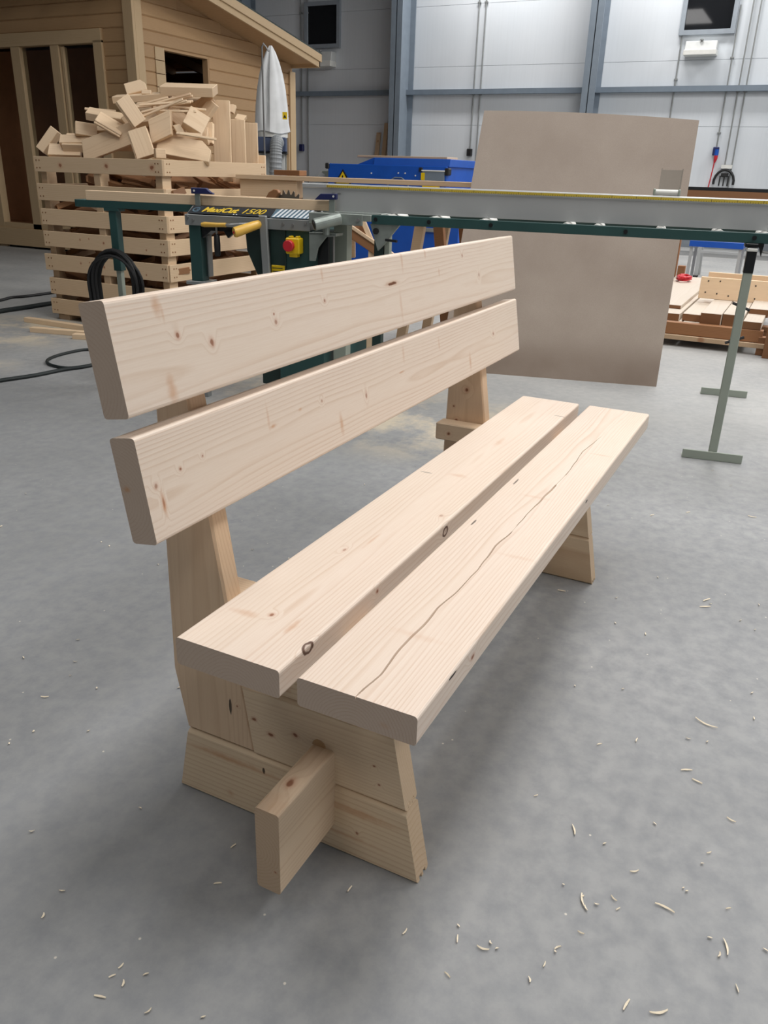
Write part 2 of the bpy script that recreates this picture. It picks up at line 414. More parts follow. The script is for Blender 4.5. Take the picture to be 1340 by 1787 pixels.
# conduits: pairs of thin pipes with small sockets at the bottom
def conduit(y, z0, z1, lab, sock=None, r=.013):
    t = thing('conduit', lab, 'pipe', (X1 - .03, y, 0), 'thin vertical pipes on the back wall')
    MB().cyl((0, 0, z0), (0, 0, z1), r, 8).build('pipe', M['grey_metal'], t, smooth=True)
    for z in (z1 * .5, z1 * .8): MB().box(-.015, .03, -.03, .03, z - .012, z + .012).build('clip', M['grey_metal'], t)
    if sock: MB().box(-.06, .02, -.05, .05, z0 - .14, z0).build('socket', M[sock], t, .01)
conduit(9.82, 1.65, 5.2, 'left thin conduit left of the blue-grey column, ending in a navy socket', 'navy')
conduit(9.66, .4, 5.2, 'right thin conduit of the pair left of the blue-grey column')
conduit(5.82, 1.62, 5.2, 'thin conduit with a black socket left of the leaning grey board', 'black')
conduit(5.68, .9, 5.2, 'thin conduit just right of the one with the black socket')
conduit(1.12, 1.72, 3.9, 'conduit down from the right window to the blue and red plug', 'navy')
conduit(2.0, .4, 3.5, 'conduit below the left edge of the right high window')
conduit(.93, 1.42, 5.2, 'conduit above the cable reel at the right')
conduit(.81, .9, 5.2, 'rightmost long conduit on the white wall')
t = thing('power_plug', 'blue and red power plug hanging on the white wall', 'plug', (X1 - .08, 1.10, 1.5))
MB().cyl((0, 0, .08), (0, 0, .18), .035, 12).build('socket_body', M['blue'], t)
MB().tube([(0, 0, .09), (0, 0, .02), (0, .01, -.04)], [.035, .03, .015], 12).build('plug_body', M['red'], t)
MB().tube([(0, .01, -.03), (.02, .03, -.3), (.02, .06, -.6)], .01, 6).build('cord', M['red'], t)
t = thing('cable_reel', 'black wall reel with hooks beside the red plug', 'reel', (X1 - .08, .90, 1.1))
arc = [(0, .17 * math.cos(a), .04 + .21 * math.sin(a)) for a in [R(x) for x in range(-10, 191, 20)]]
MB().tube(arc, .022, 8).build('hoop', M['black'], t, smooth=True)
MB().box(-.03, .03, -.06, .06, .13, .2).build('hub', M['black'], t, .01)
for yy in (-.07, 0, .07): MB().box(-.02, .02, yy - .01, yy + .01, -.02, .15).build('hook', M['black'], t)
MB().box(-.02, .04, -.10, .08, .27, .33).build('backplate', M['white'], t)
lm = MB(); lm.box(0, .09, 0, .6, 0, .012)
# leaning laths by the far wall
for (yb, yt_, zt, lab) in ((7.88, 7.84, 1.9, 'short lath with a brown foot leaning on the far wall'), (7.70, 7.66, 2.08, 'tall pale lath leaning on the far wall'), (7.58, 7.60, 2.0, 'tall pale lath leaning right beside the column')):
    t = MB().prism([(15.55, 0), (15.60, 0), (15.95, zt), (15.90, zt)], yb - .045, yb + .045, 1)
    tag(t.build('leaning_lath', M['far_wood'], None, .003), lab, 'lath', 'laths leaning on the back wall')

# ceiling light fixtures (the bodies that hold the hall lamps and the added fill)
fx = None
for (x, y, z, p) in LIGHTS:
    t = thing('hall_or_fill_fixture', 'unseen hall ceiling light or added fill above the workshop', 'light', (x, y, z), 'ceiling lights of the hall')
    if fx is None:
        a = MB().box(-.7, .7, -.3, .3, .02, .1).build('housing', M['heater'], t, .01)
        b = MB().cyl((0, 0, .1), (0, 0, .5), .012, 6).build('hanger', M['grey_metal'], t)
        fx = (a.data, b.data)
    else:
        inst(fx[0], 'housing', t, Matrix.Identity(4)); inst(fx[1], 'hanger', t, Matrix.Identity(4))

# ================================================================== the bench
L = 1.6674; TH = 0.0465; ZT = 0.49; ZU = ZT - 0.0468
def rrect(y0, y1, z0, z1, r=.005, notch=None):
    """rounded rectangle section in (y,z), counter-clockwise seen from +x, optional V notch in the top"""
    P = []
    for (cy, cz, a0) in ((y0 + r, z0 + r, 180), (y1 - r, z0 + r, 270), (y1 - r, z1 - r, 0)):
        for k in range(4): P.append((cy + r * math.cos(R(a0 + 30 * k)), cz + r * math.sin(R(a0 + 30 * k))))
    if notch:
        yc, wd, dp = notch
        P += [(yc + wd / 2, z1), (yc, z1 - dp), (yc - wd / 2, z1)]
    for k in range(4): P.append((y0 + r + r * math.cos(R(90 + 30 * k)), z1 - r + r * math.sin(R(90 + 30 * k))))
    return P
bench = thing('bench', 'heavy pale spruce bench with two-plank seat and two-plank backrest', 'bench', (0, 0, 0))
def plankmesh(y0, y1, z0, z1, x0, x1, notchf=None, n=2):
    secs = []
    for i in range(n):
        x = x0 + (x1 - x0) * i / (n - 1)
        secs.append([(x, p[0], p[1]) for p in rrect(y0, y1, z0, z1, .0055, notchf(x) if notchf else None)])
    return MB().loft(secs)
zt = ZT
k1 = [(.077, -.184, zt - .004, .013, .006, .009, .9, 'd'), (.111, -.135, zt, .03, .008, .01, .5, 's'), (.124, -.088, zt, .007, .005, .01, .8, 'n'),
      (.109, -.05, zt, .012, .035, .01, .4, 's'), (.45, -.095, zt, .05, .004, .01, .45, 's'), (.386, -.07, zt, .010, .004, .01, .5, 'n'), (.628, -.162, zt, .010, .006, .01, .4, 'n'),
      (.869, -.103, zt, .014, .03, .01, .35, 's'), (1.16, -.10, zt, .06, .01, .01, .35, 's'), (1.497, -.209 + .04, zt, .003, .02, .006, .5, 'k'), (.60, -.184, zt - .02, .012, .01, .009, .9, 'd'), (.30, -.184, zt - .015, .006, .01, .006, .9, 'n'),
      (.85, -.03, zt, .004, .014, .01, .35, 'k')]
M['seat_a'] = wood('seat_wood_back', BW, BD, 'X', .0055, (-.10, zt - .075), .42, k1, randomise=False)
k2 = [(.20, -.397, zt - .022, .010, .01, .007, .9, 'n'), (.12, -.3975, zt - .007, .016, .003, .0022, 1, 'k'), (.9, -.397, zt - .014, .010, .003, .003, 1, 'k'), (.18, -.312, zt, .012, .06, .01, .2, 's'), (.52, -.36, zt, .010, .05, .01, .2, 's'),
      (.02, -.35, zt - .03, .03, .012, .008, .5, 's'), (.83, -.30, zt, .01, .05, .01, .22, 's'), (1.2, -.36, zt, .007, .04, .01, .3, 's'), (.63, -.232, zt, .016, .002, .01, .8, 'k'), (.90, -.232, zt, .02, .002, .01, .8, 'k')]
M['seat_b'] = wood('seat_wood_front', BW, BD, 'X', .0048, (-.30, zt - .055), .5, k2, randomise=False)
plankmesh(-.184, 0, ZU, ZT, 0, L).build('seat_plank', M['seat_a'], bench, smooth=False)
CR = [(0.0, -.307), (.064, -.311), (.141, -.306), (.214, -.309), (.276, -.306), (.35, -.314), (.436, -.314), (.545, -.308), (.615, -.313), (.719, -.314), (.863, -.317), (1.052, -.320), (1.193, -.311), (1.341, -.322), (1.7, -.325)]
def crack(x):
    y = np.interp(x, [c[0] for c in CR], [c[1] for c in CR]) + .0022 * noise.noise(Vector((x * 22, 1.3, 0)))
    wv = .0042 * (0.35 + 0.9 * abs(noise.noise(Vector((x * 5, 7.7, 0))) + .25))
    f = min(1, x / .02 + .4) * (1 if x < 1.30 else max(0.02, (1.38 - x) / .08))
    if .62 < x < .66 or .93 < x < 1.0: f *= .25
    return (float(y), max(.0003, wv * f), .010 * min(1, f + .05))
sp2 = plankmesh(-.397, -.2135, ZU, ZT, 0, L, crack, 160).build('seat_plank', M['seat_b'], bench)
sp2['label'] = 'front seat plank with a long crack'
# backrest planks
TQ = .16473; dv = Vector((0, -math.sin(TQ), -math.cos(TQ))); nv = Vector((0, -math.cos(TQ), math.sin(TQ)))
BWD = .15827; GAP = .02686; P0 = Vector((.0032, .07882, .97186)); BL = L - .0064
def backmat(k):   # local: x along, y = down the face, z = out of the face
    o = P0 + dv * k * (BWD + GAP)
    mm = Matrix.Identity(4)
    for i in range(3):
        mm[i][0] = (1, 0, 0)[i]; mm[i][1] = -dv[i]; mm[i][2] = nv[i]; mm[i][3] = o[i]
    return mm
ku = [(.095, -.018, 0, .012, .022, .012, .6, 's'), (.105, -.03, 0, .004, .02, .012, .35, 's'), (.127, -.064, 0, .0065, .0065, .012, .85, 'n'), (.20, -.086, 0, .007, .009, .012, .85, 'n'), (.378, -.079, 0, .006, .006, .012, .6, 'n'), (.375, -.066, 0, .003, .003, .012, .9, 'n'),
      (.548, -.014, 0, .005, .02, .012, .45, 's'), (.545, -.063, 0, .005, .005, .012, .7, 'n'), (.832, -.060, 0, .030, .0042, .012, 1.0, 'b'), (.892, -.016, 0, .007, .03, .012, .45, 's'), (.866, -.11, 0, .008, .045, .012, .3, 's'), (1.091, -.058, 0, .005, .012, .012, .5, 's'), (1.36, -.088, 0, .006, .008, .012, .5, 'n'), (.094, -.138, 0, .013, .03, .012, .6, 's'), (1.019, -.006, 0, .006, .02, .012, .45, 's'), (1.25, -.03, 0, .006, .006, .012, .6, 'n')]
kl = [(.030, -.105, 0, .006, .024, .012, .9, 's'), (.030, -.102, 0, .003, .014, .012, .5, 'n'), (.022, -.076, 0, .005, .006, .012, .6, 'n'), (.077, -.067, 0, .004, .004, .012, .8, 'n'), (.321, -.064, 0, .014, .0045, .012, .8, 's'), (.31, -.045, 0, .005, .03, .012, .35, 's'), (.41, -.055, 0, .009, .004, .012, .6, 's'), (.546, -.116, 0, .009, .03, .012, .65, 's'), (.658, -.083, 0, .005, .008, .012, .6, 'n'), (.832, -.068, 0, .018, .003, .012, .7, 's'), (.85, -.03, 0, .008, .03, .012, .35, 's'), (1.246, -.12, 0, .010, .03, .012, .6, 's'), (.486, -.056, 0, .004, .004, .012, .6, 'n'), (1.438, -.073, 0, .008, .006, .012, .6, 'n'), (1.051, -.04, 0, .006, .02, .012, .4, 's'), (.13, -.062, 0, .003, .003, .012, .6, 'n'), (0, -.075, -.035, .01, .007, .010, .8, 's')]
M['back_a'] = wood('backrest_wood_upper', BW, BD, 'X', .0062, (-.11, -.09), .42, ku, randomise=False)
M['back_b'] = wood('backrest_wood_lower', BW, BD, 'X', .0052, (-.09, -.065), .5, kl, randomise=False)
for k, mt in ((0, 'back_a'), (1, 'back_b')):
    plankmesh(-BWD, 0, -.0463, 0, 0, BL).build('backrest_plank', M[mt], bench, M=backmat(k))
# legs: stacked tongue-and-groove logs with raked ends
XO = .1755; H3 = ZU / 3
def yfront(z): return -.340 + .195 * z
def ypost(z): return -.028 + .155 * z
def yrear(z): return .177 - .195 * z
def logprof(top=True):
    h = H3; q = TH
    up = [(0, h - .009), (.007, h - .001)]
    if top: up += [(.012, h - .001), (.012, h + .006), (.019, h + .006), (.019, h - .001), (.0275, h - .001), (.0275, h + .006), (.0345, h + .006), (.0345, h - .001)]
    up += [(q - .007, h - .001), (q, h - .009)]
    dn = [(q, .004), (q - .004, 0), (.0355, 0), (.0355, .008), (.0265, .008), (.0265, 0), (.020, 0), (.020, .008), (.011, .008), (.011, 0), (.004, 0), (0, .004)]
    return [(0, .004)][:0] + up + dn
def leg(xa, sgn):
    def X(v): return xa + sgn * v
    for i in range(3):
        z0 = i * H3; pf = logprof(i < 2)
        fr = [(X(a), yfront(z0 + b), z0 + b) for a, b in pf]
        yr = yrear if i == 0 else ypost
        bk = [(X(a), yr(z0 + b), z0 + b) for a, b in pf]
        MB().loft([fr, bk]).build('leg_log', M[('log_a', 'log_b', 'log_c')[i]], bench)
    poly = [(ypost(H3 + .002) + .0006, H3 + .002), (ypost(.94), .94), (.164, .94), (.1685, .53), (.173, .276), (.150, H3 + .002)]
    MB().prism(poly, X(0.0008), X(TH - .0008), 0).build('post', M['post'], bench, .004)
    MB().box(min(X(TH), X(TH + .055)), max(X(TH), X(TH + .055)), -.235, .178, ZU - .052, ZU).build('bearer', M['bearer'], bench, .003)
kb = [(XO, .06, .112, .02, .13, .010, .7, 's'), (XO, -.22, .105, .02, .10, .012, .6, 's'), (XO, -.15, .045, .02, .16, .007, .5, 's'), (XO, .055, .03, .01, .012, .012, .5, 's'), (XO, -.024, .117, .01, .003, .008, .9, 'k'), (XO, -.22, .06, .01, .004, .005, .7, 'n'), (XO, -.10, .11, .01, .2, .006, .35, 's')]
M['log_a'] = wood('leg_wood_base', (232, 210, 180), (190, 148, 108), 'Y', .011, (XO + .01, -.03), .55, kb, randomise=False)
kc = [(XO, -.007, .226, .01, .007, .005, .9, 'n'), (XO, -.042, .206, .01, .009, .006, .95, 'n'), (XO, -.094, .224, .01, .009, .006, .95, 'n'), (XO, -.25, .22, .01, .004, .003, .8, 'n'), (XO, -.26, .185, .01, .004, .003, .8, 'n'),
      (L - XO - TH, -.2, .08, .01, .04, .01, .6, 's')]
M['log_b'] = wood('leg_wood_middle', (232, 210, 180), (190, 150, 112), 'Y', .006, (XO - .05, .3), .4, kc, randomise=False)
M['log_c'] = wood('leg_wood_top', (232, 210, 180), (190, 150, 112), 'Y', .006, (XO - .06, .36), .45, [(XO, -.075, .32, .01, .02, .02, .5, 's')], randomise=False)
xf = L - XO - TH
kp = [(XO, .045, .235, .01, .003, .018, .9, 'k'), (XO, .03, .24, .01, .003, .003, .8, 'n'), (XO, .00, .25, .01, .003, .003, .8, 'n'), (XO, .12, .60, .01, .003, .003, .8, 'n'),
      (xf, .108, .541, .01, .009, .009, 1, 'n'), (xf, .134, .441, .01, .008, .008, 1, 'n'), (xf, .145, .485, .01, .004, .004, 1, 'n')]
M['post'] = wood('post_wood', (228, 200, 170), (192, 152, 116), 'Z', .007, (XO + .09, .10), .45, kp, randomise=False)
M['bearer'] = wood('bearer_wood', (226, 200, 170), (184, 146, 112), 'Y', .006, (XO, .38), .5, [(xf - .055, .135, .414, .01, .007, .007, 1, 'n')], randomise=False)
leg(XO, 1); leg(L - XO, -1)
ks = [(.075, -.150, .2195, .014, .0095, .01, .9, 'n'), (.02, -.15, .2195, .04, .03, .01, .25, 's'), (.004, -.165, .10, .01, .003, .003, .8, 'n')]
M['stretcher'] = wood('stretcher_wood', (228, 204, 176), (190, 152, 116), 'X', .0065, (-.12, .13), .45, ks, randomise=False)
plankmesh(-.1735, -.1285, .055, .2195, .004, L - .004).build('stretcher', M['stretcher'], bench)
M['mortise'] = plain('mortise_cut_wood', (196, 158, 116), 0.7)
half = [(-.1285 - .0005, .2195)] + [(-.1425 + .0135 * math.cos(R(a)), .2195 + .0135 * math.sin(R(a))) for a in range(0, 181, 20)]
MB().prism(half, XO - .0008, XO + .01, 0).build('mortise_edge', M['mortise'], bench)

# ================================================================== saw line
saw = thing('crosscut_saw', 'dark green crosscut saw bench with a grey sliding cover', 'saw', M=SM)
def sx(s): return -s
# local frame: x = -s, y = t, z
def SB(s0, s1, t0, t1, z0, z1, name, mat, parent=saw, bevel=.002):
    return MB().box(-s0, -s1, t0, t1, z0, z1).build(name, M[mat], parent, bevel)
# saw carriage housing: lip + sloped cover
SB(2.586, 1.925, 0, .012, .868, .918, 'front_lip', 'grey_metal')
MB().prism([(0, .918), (.012, .918), (.075, .955), (.17, .955), (.17, .87), (.012, .87)][::-1], -2.583, -1.925, 0).build('cover', M['grey_metal'], saw, .002)
# sloped face frame: origin on the lip's top, u right, v up the slope
sl = Vector((0, .075 - .0, .955 - .918)); sll = sl.length; sld = sl.normalized(); sln = Vector((0, -sld.z, sld.y))
def slope(s, off=.0012):
    mm = Matrix.Identity(4)
    for i in range(3):
        mm[i][0] = (1, 0, 0)[i]; mm[i][1] = sld[i]; mm[i][2] = sln[i]
    o = Vector((-s, 0, .918)) + sln * off
    for i in range(3): mm[i][3] = o[i]
    return mm
MB().box(0, .44, .006, sll - .004, 0, .0015).build('label_plate', M['label_black'], saw, M=slope(2.57, .002))
def text(body, size, mat, parent, mtx, name='lettering', shear=0.35, extrude=.0006, bold=0.0):
    c = bpy.data.curves.new(name, 'FONT'); c.body = body; c.size = size; c.shear = shear; c.extrude = extrude; c.offset = bold
    to = bpy.data.objects.new('tmp_text', c); col.objects.link(to)
    dg = bpy.context.evaluated_depsgraph_get(); me = bpy.data.meshes.new_from_object(to.evaluated_get(dg))
    bpy.data.objects.remove(to); me.materials.clear(); me.materials.append(mat)
    o = bpy.data.objects.new(name, me); col.objects.link(o); o.parent = parent; o.matrix_basis = mtx
    return o
def fit(o, wd, hg):
    xs = [v.co.x for v in o.data.vertices]; yz_ = [v.co.y for v in o.data.vertices]
    a, b = min(xs), max(xs); c, d = min(yz_), max(yz_)
    for v in o.data.vertices: v.co.x = (v.co.x - a) / (b - a) * wd; v.co.y = (v.co.y - c) / (d - c) * hg
tx = text('MaxiCut', .066, M['label_gold'], saw, slope(2.502, .0045) @ T((0, .022, 0)), bold=.0022); fit(tx, .192, .046)
tx = text('1500', .066, M['label_gold'], saw, slope(2.285, .0045) @ T((0, .022, 0)), bold=.0002); fit(tx, .118, .046)
t2 = MB()
for a in range(0, 300, 30):   # round badge at the left of the label
    t2.add([(.033 + .022 * math.cos(R(a + 30)), .042 + .022 * math.sin(R(a + 30)), .0), (.033 + .022 * math.cos(R(a + 60)), .042 + .022 * math.sin(R(a + 60)), 0), (.033 + .014 * math.cos(R(a + 60)), .042 + .014 * math.sin(R(a + 60)), 0), (.033 + .014 * math.cos(R(a + 30)), .042 + .014 * math.sin(R(a + 30)), 0)], [(0, 1, 2, 3)])
t2.box(.033, .052, .038, .046, -.0002, .0004)
t2.build('badge', M['stripe_blue'], saw, M=slope(2.57, .0045))
for s_ in (2.325, 2.31, 2.19, 2.175): MB().box(0, .007, .008, .013, 0, .0004).build('label_mark', M['stripe_white'], saw, M=slope(s_, .0045))
MB().box(0, .19, .004, sll - .002, 0, .0015).build('stripe_field', M['stripe_blue'], saw, M=slope(2.125, .002))
for k in range(9):
    a = k * .0225
    MB().add([(a, .005, 0), (a + .011, .005, 0), (min(.19, a + .031), sll - .003, 0), (min(.19, a + .020), sll - .003, 0), (a, .005, .001), (a + .011, .005, .001), (min(.19, a + .031), sll - .003, .001), (min(.19, a + .020), sll - .003, .001)], [(0, 1, 2, 3), (4, 5, 6, 7), (0, 1, 5, 4), (1, 2, 6, 5), (2, 3, 7, 6), (3, 0, 4, 7)]).build('warning_stripe', M['stripe_white'], saw, M=slope(2.118, .0045))
for (s_, z_) in ((2.57, .905), (2.54, .892), (2.06, .895), (2.01, .893), (1.945, .905)):
    MB().cyl((-s_, 0, z_), (-s_, -.006, z_), .007, 10).build('screw', M['rod'], saw)
SB(2.578, 2.515, .02, .085, .60, .868, 'leg', 'green')
SB(2.60, 2.49, .0, .12, .585, .602, 'collar', 'grey_metal')
SB(2.565, 2.528, .03, .07, 0, .59, 'leg', 'grey_metal')
SB(2.507, 2.497, .06, .10, .62, .868, 'leg', 'grey_metal')
MB().prism([(-2.515, .868), (-2.33, .868), (-2.34, .845), (-2.46, .845), (-2.51, .81)], .03, .10, 1).build('bracket', M['black_metal'], saw)
MB().prism([(-2.39, .845), (-2.33, .868), (-2.30, .868), (-2.37, .815)], .03, .05, 1).build('bracket', M['black_metal'], saw)
# yellow handles, lever
MB().tube([(-2.465, -.05, .877), (-2.45, -.05, .878), (-2.38, -.05, .879), (-2.335, -.05, .881)], [.009, .012, .010, .010], 12).build('handle', M['yellow_wood'], saw, smooth=True)
MB().tube([(-2.335, -.05, .881), (-2.30, -.05, .885), (-2.24, 0, .89)], .006, 8).build('lever_rod', M['rod'], saw, smooth=True)
MB().tube([(-2.235, -.16, .858), (-2.230, -.155, .859), (-2.185, -.05, .885), (-2.17, -.01, .893)], [.021, .024, .021, .018], 16).build('handle', M['yellow_wood'], saw, smooth=True)
MB().cyl((-2.2352, -.1605, .858), (-2.2357, -.1625, .8578), .006, 10).build('handle_pin', M['red'], saw)
MB().prism([(-2.172, .93), (-2.135, .93), (-2.12, .62), (-2.158, .62)], -.03, -.012, 1).build('lever', M['grey_metal'], saw, .003)
# motor shield and body
MB().prism([(-2.292, .868), (-2.10, .868), (-2.10, .1), (-2.22, .1), (-2.22, .62), (-2.285, .76)], .06, .30, 1).build('motor_shield', M['dark_green'], saw, .004)
SB(2.10, 1.86, .02, .34, .10, .868, 'body', 'green')
SB(2.135, 2.055, .012, .05, .60, .868, 'dark_panel', 'dark_green')
SB(2.13, 2.06, .008, .014, .62, .705, 'warning_label', 'yellow')
for z_ in (.645, .66, .675, .69): SB(2.125, 2.07, .0065, .0085, z_, z_ + .004, 'label_line', 'ink')
SB(2.035, 1.965, -.035, .02, .765, .838, 'switch_box', 'yellow', bevel=.005)
MB().cyl((-2.012, -.035, .803), (-2.012, -.06, .803), .026, 20).build('stop_button', M['red'], saw, .003, smooth=False)
SB(2.02, 1.98, -.025, .01, .750, .766, 'switch_label', 'yellow')
for s_ in (2.02, 1.985): SB(s_, s_ - .014, -.03, .0, .838, .846, 'switch_tab', 'yellow')
# bracket, tube, pillar, rods right of the body
MB().prism([(-1.915, .868), (-1.78, .868), (-1.78, .855), (-1.83, .85), (-1.87, .80), (-1.885, .74), (-1.915, .74)], -.03, -.02, 1).build('bracket', M['zinc'], saw, .001)
SB(1.915, 1.78, -.03, .06, .855, .868, 'bracket_plate', 'zinc')
SB(1.885, 1.83, .0, .02, .5, .85, 'black_box', 'black_metal')
MB().cyl((-1.862, -.10, .905), (-1.765, -.02, .935), .027, 20).build('clamp_tube', M['zinc'], saw, .002)
MB().cyl((-1.8635, -.1012, .9045), (-1.861, -.0995, .9055), .021, 16).build('tube_bore', M['black'], saw)
MB().cyl((-1.825, -.04, .86), (-1.825, -.04, .90), .016, 12).build('tube_foot', M['zinc'], saw)
SB(1.842, 1.775, .10, .17, 0, .93, 'pillar', 'sage')
MB().cyl((-1.795, -.02, .60), (-1.795, -.02, .862), .004, 8).build('rod', M['rod'], saw)
# sliding plate between saw and roller rail
SB(1.90, 1.62, -.01, .30, .925, .952, 'slide_plate', 'zinc')
MB().box(-1.925, -1.66, -.012, -.002, .905, .955).build('slide_front', M['zinc'], saw, .003)
MB().cyl((-1.68, -.012, .93), (-1.68, -.02, .93), .008, 10).build('screw', M['rod'], saw)
# blade, standing behind the clamped beam
bl = []
nT = 28
for k in range(nT):
    a = 2 * math.pi * k / nT
    for (da, r_) in ((0, .118), (.05, .140), (.10, .136), (.16, .118)):
        bl.append((-2.262 + r_ * math.cos(-a - da), .895 + r_ * math.sin(-a - da)))
MB().prism(bl, .498, .502, 1).build('blade', M['blade'], saw)
MB().prism([(-2.37, .99), (-2.35, 1.02), (-2.32, 1.036), (-2.30, 1.034), (-2.29, 1.018), (-2.31, .99)], .46, .49, 1).build('blade_guard', M['brown_wood'], saw, .003)
SB(2.45, 2.0, .40, .60, .84, .94, 'blade_housing', 'dark_green')
# left outfeed table
SB(3.29, 2.60, .10, .115, .922, .958, 'table_rail', 'green'); SB(3.29, 2.60, .34, .355, .922, .958, 'table_rail', 'green')
SB(3.29, 2.60, .115, .34, .948, .956, 'table_sheet', 'zinc'); SB(3.292, 3.28, .10, .355, .922, .958, 'table_rail', 'green')
SB(3.095, 3.05, .105, .15, .61, .923, 'table_leg', 'green'); SB(3.087, 3.058, .112, .143, 0, .62, 'table_leg', 'sage')
SB(3.12, 3.03, .10, .16, .908, .924, 'leg_bracket', 'green')
SB(3.20, 2.95, .09, .15, 0, .03, 'foot', 'sage')
# yellow floor stop and low base frame seen between the back planks
pA = at(537, 640, 2, .06); pB = at(665, 598, 2, .06)
dd = (pB - pA); ln = dd.length; ang = math.degrees(math.atan2(dd.y, dd.x))
mbase = SM.inverted() @ (T((pA.x, pA.y, 0)) @ rot(rz=ang))
MB().box(0, ln, 0, .3, 0, .14).build('base_frame', M['green'], saw, .004, M=mbase)
MB().box(-.045, 0, 0, .05, 0, .16).build('base_bracket', M['yellow'], saw, .002, M=mbase)

# roller rail: a thing of its own
rail = thing('roller_rail', 'long dark green roller track under the grey measuring fence', 'roller track', M=SM)
SB(1.62, -1.3, 0, .018, .915, .955, 'side_rail', 'green', rail); SB(1.62, -1.3, .30, .318, .915, .955, 'side_rail', 'dark_green', rail)
rl = None
for s_ in (1.552, 1.344, 1.116, .753, .623, .36, .129, -.049, -.34, -.6, -.85, -1.1):
    if rl is None: rl = MB().cyl((0, .02, 0), (0, .298, 0), .022, 16).build('roller', M['white'], rail, smooth=False, M=T((-s_, 0, .936))).data
    else: inst(rl, 'roller', rail, T((-s_, 0, .936)))
for s_ in (1.60, 1.35, 1.07, .50, .0, -.6): MB().cyl((-s_, .002, .936), (-s_, -.005, .936), .009, 8).build('bolt', M['black_metal'], rail)
# gusset + leg at the left end
MB().prism([(-1.63, .915), (-1.49, .915), (-1.56, .83), (-1.59, .80)], .01, .03, 1).build('gusset', M['zinc'], rail)
MB().cyl((-1.60, .008, .885), (-1.60, .002, .885), .014, 12).build('slot', M['black'], rail)
SB(1.625, 1.58, .06, .105, 0, .915, 'leg', 'dark_green', rail); SB(1.575, 1.55, .06, .10, .5, .89, 'leg_plate', 'sage', rail)
MB().cyl((-1.55, .0, .85), (-1.49, -.02, .848), .006, 8).build('lock_lever', M['black_metal'], rail)
# front and rear T stands under the rail
def stand(mtx, lab, hi, clampon):
    t = thing('t_stand', lab, 'stand', M=mtx, group='T-foot stands of the roller track')
    MB().box(-.018, .018, -.020, -.004, .004, hi).build('pole', M['sage'], t, .003)
    MB().prism([(-.125, 0), (.125, 0), (.125, .04), (-.125, .04)], -.025, -.02, 1).build('foot_plate', M['sage'], t, .002)
    MB().box(-.125, .125, -.02, .03, 0, .004).build('foot_plate', M['sage'], t)
    MB().box(-.014, .014, -.004, .016, .004, .06).build('socket', M['sage'], t, .002)
    if clampon:
        MB().box(-.0185, .0185, -.021, .014, hi - .085, hi + .015).build('plunger', M['black_metal'], t, .002)
        MB().box(-.0195, .0195, -.023, .016, hi + .0, hi + .012).build('cap', M['white'], t, .002)
        MB().box(-.03, .04, -.01, .05, hi + .015, hi + .03).build('head', M['black_metal'], t, .003)
        MB().prism([(.018, hi + .03), (.04, hi + .03), (.036, hi - .02)], -.01, .0, 1).build('hook', M['black_metal'], t)
        MB().cyl((.03, 0, hi - .0), (.09, -.01, hi - .004), .005, 8).build('screw', M['rod'], t)
        MB().cyl((.065, -.01, hi - .003), (.10, -.012, hi - .005), .014, 12).build('knob', M['black'], t)
        for (za, zb, sg) in ((.68, .655, 1), (.515, .545, 1)):
            MB().cyl((-.035, -.012, za), (-.012, -.010, (za * 2 + zb) / 3), .006, 6).build('peg', M['black'], t)
            MB().cyl((.012, -.012, (za + zb * 2) / 3), (.035, -.012, zb), .006, 6).build('peg', M['black'], t)
    return t
stand(SM @ T((0, -.0, 0)), 'near grey stand with black clamp head holding up the roller track', .885, True)
fb = (at(1220, 686, 2, 0) + at(1303, 693, 2, 0)) / 2
stand(T((fb.x, fb.y, 0)) @ rot(rz=9.4 - 90 + 0) , 'farther grey T-foot standing behind the near stand', .86, False)
# fence
fence = thing('measuring_fence', 'long grey aluminium fence with a yellow measuring tape', 'fence', M=SM)
MB().prism([(.12, .9585), (.12, 1.058), (.115, 1.060), (.115, 1.074), (.12, 1.078), (.155, 1.078), (.155, .9585)][::-1], -2.01, 1.3, 0).build('profile', M['alu'], fence, .0015)
MB().box(-1.885, 1.3, .1135, .1148, 1.0615, 1.0725).build('tape', M['tape_yellow'], fence)
tk = MB(); k = 0
s_ = 1.88
while s_ > -1.25:
    tk.box(-s_, -s_ + .0014, .1130, .1134, 1.0615, 1.0615 + (.0105 if k % 10 == 0 else .007 if k % 5 == 0 else .004)); s_ -= .01; k += 1
tag(tk.build('tick_marks', M['ink'], fence), kind='stuff')
for s_ in (1.86, 1.83): MB().box(-s_, -s_ + .015, .118, .1195, 1.035, 1.039).build('slot_mark', M['grey_metal'], fence)
# measuring stop with clear flap
stp = thing('fence_stop', 'clear plastic flap with a white roller tube on the fence', 'fence stop', M=SM @ T((-.355, .155, 1.079)))
MB().cyl((-.055, -.02, .012), (.04, -.02, .012), .012, 14).build('tube', M['white'], stp, .001)
MB().box(-.06, -.05, -.035, -.005, 0, .026).build('end_cap', M['sage'], stp, .003); MB().box(.04, .05, -.035, -.005, 0, .026).build('end_cap', M['sage'], stp, .003)
MB().box(-.035, .045, -.015, -.011, .02, .10).build('flap', M['clear'], stp)
MB().box(-.040, -.035, -.016, -.010, .02, .105).build('flap_edge', M['clear'], stp); MB().box(.043, .048, -.016, -.010, .02, .105).build('flap_edge', M['clear'], stp)
